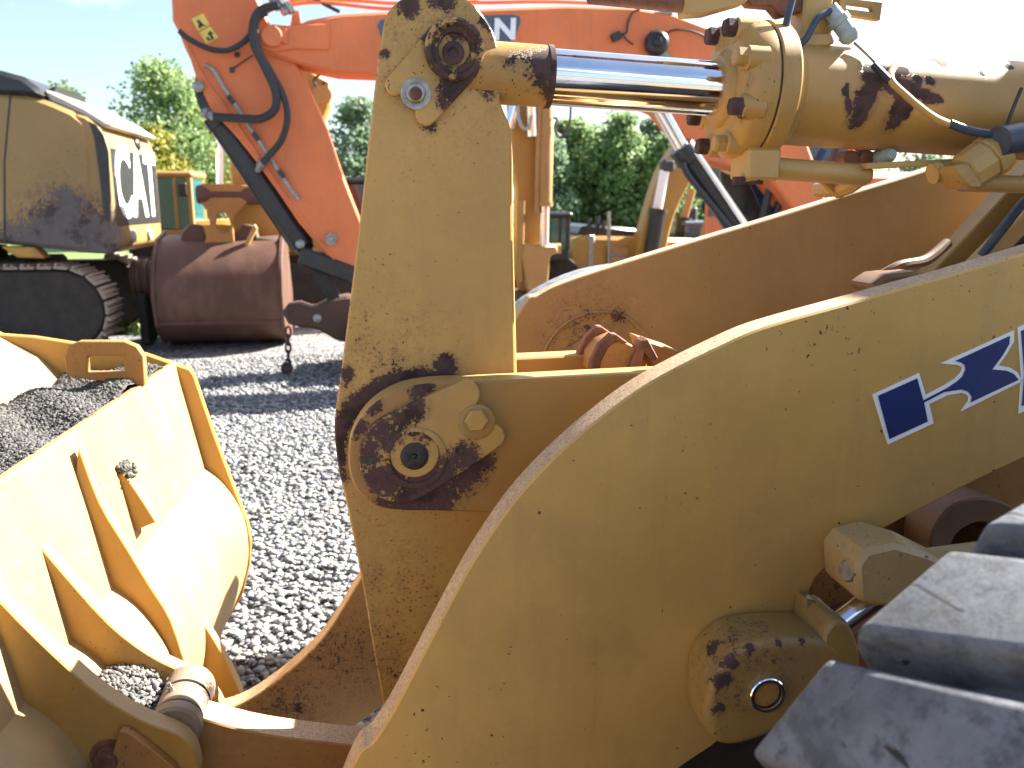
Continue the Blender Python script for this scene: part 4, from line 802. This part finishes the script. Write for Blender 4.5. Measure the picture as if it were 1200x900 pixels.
# ribbed rusty roller beside it
YR = 12.9; rx0, rx1 = U(156, 325, YR).x, U(196, 325, YR).x; prf = []
for k in range(10):
    f = k/10*(rx1-rx0+.5); prf += [(f, .275), (f + .05, .275), (f + .051, .25), (f + .075, .25)]
rz = U(170, 326, YR).z
RR = empty('ribbed_roller', ((rx0+rx1)/2, YR, 0), 'rust brown ribbed steel roller behind the big brown bucket', 'roller')
lathe('drum', (rx0, YR, rz), (1, 0, 0), [(0, .22), (.02, .27)] + prf[1:], 'bucket_brown', RR, 28)
for f in (.15, .75): box('cradle', (rx0 + f, YR, (rz-.2)/2), (.12, .5, rz - .16), 'track_dark', RR, .02)

# ---- far machine with teal glass
YT = 17.0
TX = empty('far_excavator', gpt(205, YT + 1), 'yellow machine with teal cab glass beyond the white lettered counterweight', 'excavator')
tx0, tx1 = U(178, 250, YT).x, U(227, 250, YT).x
tcb = cab(TX, tx0, tx1, YT, YT + 1.3, 1.25, U(205, 204, YT).z, 'far_tan', 'glass_teal', .18)
box('mirror', U(214, 222, YT - .1), (.16, .08, .24), 'black_paint', tcb, .02)
wide('house', [(150, 300), (150, 262), (260, 258), (300, 262), (300, 300)], YT + .3, 2.3, 'far_yellow', TX, .08)
track(TX, tx0 - 1.2, tx1 + 2.0, YT - .3, YT + .4, 1.0); track(TX, tx0 - 1.2, tx1 + 2.0, YT + 1.9, YT + 2.6, 1.0); box('undercarriage', ((tx0+tx1)/2, YT + 1.1, .8), (1.8, 1.8, .9), 'track_dark', TX, .05)

# ---- excavator with an upright stick
YD = 15.0
DX = empty('tan_stick_excavator', gpt(640, YD + 1.5), 'golden excavator holding its stick and hydraulic cylinder upright beside a dark framed cab', 'excavator')
ds = wide('stick', [(598, 95), (622, 80), (636, 84), (640, 130), (637, 230), (636, 335), (628, 345), (610, 342), (606, 300), (607, 220), (600, 190)], YD, .5, 'far_yellow', DX, .03)
lathe('stick_cylinder', U(638, 242, YD - .15), U(641, 105, YD - .15) - U(638, 242, YD - .15), [(0, .14), (.08, .15), (.081, .13), (2.0, .13), (2.05, .1)], 'far_tan', DX, 24)
lathe('cylinder_rod', U(637, 290, YD - .15), U(638, 240, YD - .15) - U(637, 290, YD - .15), [(0, .09), (.78, .09)], 'chrome', DX, 20)
rod('feed_pipe', U(629, 250, YD - .2), U(632, 120, YD - .2), .045, 'far_tan', DX, 12)
rod('chrome_pipe', U(612, 235, YD - .1), U(610, 330, YD - .1), .05, 'far_tan', DX, 12)
rod('boom_rod', U(624, 160, YD - .2), U(622, 108, YD - .2), .09, 'chrome', DX, 16); rod('boom_rod', U(597, 150, YD - .1), U(608, 108, YD - .1), .09, 'chrome', DX, 16)
tube('hose', [U(a, b, YD - .3) for a, b in ((608, 115), (607, 135), (613, 150), (620, 148), (623, 135))], .03, 'plug', DX, 8)
tube('hose', [U(a, b, YD - .3) for a, b in ((648, 138), (653, 140), (650, 150), (655, 160), (662, 158), (668, 140), (669, 118))], .022, 'hose', DX, 8)
wide('clevis', [(612, 298), (616, 284), (630, 288), (652, 287), (655, 296), (645, 300), (642, 340), (630, 346), (618, 342)], YD - .25, .5, 'far_tan', DX, .03)
rod('clevis_pin', U(610, 293, YD - .1), U(657, 291, YD - .1), .09, 'far_tan', DX, 14)
cab(DX, U(640, 290, YD + 2).x, U(668, 290, YD + 2).x, YD + 2, YD + 3.2, .8, U(650, 252, YD + 2).z, 'black_paint', 'glass_teal', .25)
wide('house', [(560, 330), (560, 270), (640, 275), (640, 330)], YD + 2.2, 2.2, 'far_yellow', DX, .08)
ex0, ex1 = U(540, 330, YD + 2).x, U(690, 330, YD + 2).x
track(DX, ex0, ex1, YD + 2.6, YD + 3.2, .9); track(DX, ex0, ex1, YD + 3.9, YD + 4.5, .9)
wide('bucket', [(560, 395), (600, 345), (650, 345), (660, 380), (640, 395)], YD - .3, 1.2, 'bucket_brown', DX, .04)

# ---- yellow excavator with dark handrail deck
YE = 18.0
EX = empty('deck_excavator', gpt(730, YE + 1.5), 'yellow excavator with dark engine cover, arched boom and black boom cylinders near the trees', 'excavator')
eh = wide('house', [(664, 335), (667, 292), (672, 280), (684, 276), (745, 278), (830, 280), (830, 335)], YE, 2.4, 'far_yellow', EX, .08)
wide('engine_cover', [(676, 276), (682, 266), (692, 263), (748, 268), (748, 283), (690, 279)], YE + .3, 1.8, 'black_paint', EX, .06)
wide('grille', [(690, 275), (697, 276), (695, 325), (688, 325)], YE - .02, .06, 'steel', eh, .01)
for a in (713.5,): rod('handrail', U(a, 330, YE - .1), U(a, 248, YE - .1), .04, 'steel', EX, 8)
for (a, b) in ((690, 255), (700, 253), (707, 258)): rod('handrail', U(a, 268, YE + .2), U(a + 1, b, YE + .2), .05, 'hose', EX, 6)
tube('handrail', [U(a, b, YE - .05) for a, b in ((712, 300), (730, 300), (738, 308), (738, 325))], .03, 'steel', EX, 6)
wide('side_box', [(712, 288), (738, 288), (738, 320), (712, 320)], YE - .05, .1, 'far_tan', eh, .03)
wide('boom', cr([(736, 335), (748, 290), (760, 245), (776, 198), (795, 168), (815, 150), (838, 148), (828, 180), (815, 205), (800, 232), (786, 270), (775, 335)], 3), YE - .3, .5, 'far_yellow', EX, .04)
lathe('boom_cylinder', U(760, 318, YE - .6), U(770, 250, YE - .6) - U(760, 318, YE - .6), [(0, .17), (1.15, .17), (1.2, .2), (1.3, .2)], 'black_paint', EX, 18)
rod('boom_cylinder_rod', U(769, 252, YE - .6), U(779, 200, YE - .6), .10, 'decal_white', EX, 14); box('rod_eye', U(782, 194, YE - .6), (.28, .3, .26), 'black_paint', EX, .06)
lathe('boom_cylinder', U(793, 318, YE + .6), U(801, 256, YE + .6) - U(793, 318, YE + .6), [(0, .17), (1.15, .17), (1.2, .2)], 'black_paint', EX, 18)
rod('boom_cylinder_rod', U(801, 258, YE + .6), U(811, 222, YE + .6), .09, 'far_tan', EX, 14)
cab(EX, U(803, 270, YE + .3).x, U(834, 270, YE + .3).x, YE + .3, YE + 1.6, 1.2, U(815, 262, YE + .3).z, 'decal_slate', 'glass_blue', .3)
wide('arm_plate', [(822, 300), (838, 240), (848, 225), (862, 230), (858, 270), (845, 310)], YE - 2, .4, 'far_tan', EX, .03)
f0, f1 = U(655, 330, YE).x, U(850, 330, YE).x
track(EX, f0, f1, YE + .2, YE + .8, .95); track(EX, f0, f1, YE + 2.0, YE + 2.6, .95); box('undercarriage', ((f0+f1)/2, YE + 1.2, .75), (2, 1.8, .8), 'track_dark', EX, .05)

# ------------------------------------------------------------------ grass and trees
n = 16000; P = np.stack([rng.uniform(-9, -2.6, n), rng.uniform(13.6, 19, n), np.zeros(n)], -1)
P = P[(np.sin(P[:, 0]*2.1 + P[:, 1]) + np.sin(P[:, 1]*2.7) + rng.normal(0, .4, n)) > -.2]; n = len(P)
a = rng.uniform(0, 6.28, n); w = .03; h = rng.uniform(.06, .2, n); lean = rng.normal(0, .06, (n, 2))
V = np.zeros((n, 3, 3)); V[:, 0] = P + np.stack([np.cos(a)*w, np.sin(a)*w, -.05 + 0*a], -1); V[:, 1] = P - np.stack([np.cos(a)*w, np.sin(a)*w, .05 + 0*a], -1); V[:, 2] = P + np.concatenate([lean, h[:, None]], 1)
gr = link('grass', fast_mesh('grass', V.reshape(-1, 3), np.arange(3*n).reshape(-1, 3), 'grass_blade')); gr['kind'] = 'stuff'; gr['label'] = 'green grass growing past the edge of the gravel'; gr['category'] = 'grass'
bm = bmesh.new(); vv = [bm.verts.new(p) for p in ((-80, 20, .02), (90, 20, .02), (120, 90, .02), (-120, 90, .02))]; bm.faces.new(vv); vg = finish('grass_verge', bm, 'grass_blade'); vg['kind'] = 'structure'
def tree(px, top, Y, halfw, mat, label, seed, leaves=6500, group='trees along the far edge of the yard', base=.22):
    r_ = np.random.default_rng(seed); p = U(px, top, Y); H = p.z; hw = halfw/1000*Y
    t = empty('tree', (p.x, Y, 0), label, 'tree', group)
    bm = bmesh.new()
    def limb(a, b, ra, rb, n=8):
        d, u, v = frame(Vector(b)-Vector(a)); A = [bm.verts.new(Vector(a) + (u*math.cos(6.2832*k/n) + v*math.sin(6.2832*k/n))*ra) for k in range(n)]; B = [bm.verts.new(Vector(b) + (u*math.cos(6.2832*k/n) + v*math.sin(6.2832*k/n))*rb) for k in range(n)]
        for k in range(n): bm.faces.new((A[k], A[(k+1) % n], B[(k+1) % n], B[k]))
        bm.faces.new(B)
    x, y = p.x, Y; tr = .02*H + .04
    bend = r_.normal(0, .03, 2)*H; m1 = (x + bend[0]*.5, y, H*.4); m2 = (x + bend[0], y + bend[1], H*.86)
    limb((x, y, -.1), m1, tr*1.3, tr*.9); limb(m1, m2, tr*.9, tr*.2)
    nc = 46; cl = []
    for k in range(nc):
        f = r_.uniform(base, .97); wd = hw*math.sin(min(1, (f-base+.08)/(1.0-base+.05))*math.pi*.93 + .12)**.6*(1.0 - .25*f)
        ang = r_.uniform(0, 6.28); rr = wd*math.sqrt(r_.uniform(.15, 1)); c = np.array([x + bend[0]*f + rr*math.cos(ang), y + rr*math.sin(ang), H*f]); cl.append((c, r_.uniform(.09, .17)*H*(.8 if f > .8 else 1)))
        st = (x + bend[0]*f*.5, y, max(.15, f - .22)*H)
        if k % 2 == 0: limb(st, tuple(c), tr*.32, tr*.08, 5)
    finish('trunk', bm, 'bark', t)
    ids = r_.integers(0, nc, leaves); cc = np.array([c for c, s in cl])[ids]; ss = np.array([s for c, s in cl])[ids]
    d = r_.normal(0, 1, (leaves, 3)); d /= np.linalg.norm(d, axis=1)[:, None]; pos = cc + d*(ss*r_.uniform(.25, 1.08, leaves)**.6)[:, None]*np.array([1.15, 1.15, .78])
    sz = r_.uniform(.075, .155, leaves)*(Y/42)
    u = r_.normal(0, 1, (leaves, 3)); u /= np.linalg.norm(u, axis=1)[:, None]; w2 = np.cross(u, r_.normal(0, 1, (leaves, 3))); w2 /= np.linalg.norm(w2, axis=1)[:, None]
    V = np.stack([pos - u*sz[:, None], pos + w2*sz[:, None]*.7, pos + u*sz[:, None], pos - w2*sz[:, None]*.7], 1)
    link('crown', fast_mesh('crown', V.reshape(-1, 3), np.arange(4*leaves).reshape(-1, 4), mat), t)
GN = 'trees along the far edge of the yard'
spec = [(196, 76, 42, 40, 'leaf_green', 'tall green tree rising between the tan counterweight and the orange stick'), (236, 100, 44, 26, 'leaf_gold', 'yellowish green tree right behind the orange stick'), (178, 150, 40, 26, 'leaf_gold', 'low yellow green tree above the teal glass cab'),
        (62, 96, 60, 30, 'leaf_blue', 'distant treetop just above the black cowl'), (-40, 130, 52, 40, 'leaf_green', 'leafy tree hidden behind the black engine cowl'),
        (300, 130, 47, 40, 'leaf_green', 'green tree hidden behind the orange excavator stick'), (412, 120, 42, 36, 'leaf_blue', 'blue green tree between the orange stick and the bell crank'), (470, 128, 46, 40, 'leaf_blue', 'green tree hidden behind the ochre bell crank'), (550, 135, 48, 45, 'leaf_green', 'broad green tree behind the bell crank pin')]
for k, (a, b) in enumerate(((640, 155), (672, 142), (702, 148), (733, 136), (760, 142), (790, 160), (822, 180), (860, 180), (920, 175), (1000, 160), (1090, 150))): spec.append((a, b, 46 + (k*7 % 5), 30 if a < 800 else 40, ('leaf_blue', 'leaf_green')[k % 2], None))
for k, (a, b, Y, hw, m, lb) in enumerate(spec):
    tree(a, b, Y, hw, m, lb or 'dense green tree in the row behind the yellow excavators', 100 + k, 6500 if lb else 9000 if 600 < a < 840 else 3500, GN if lb is None else 'single trees past the yard', .22 if lb else .06)
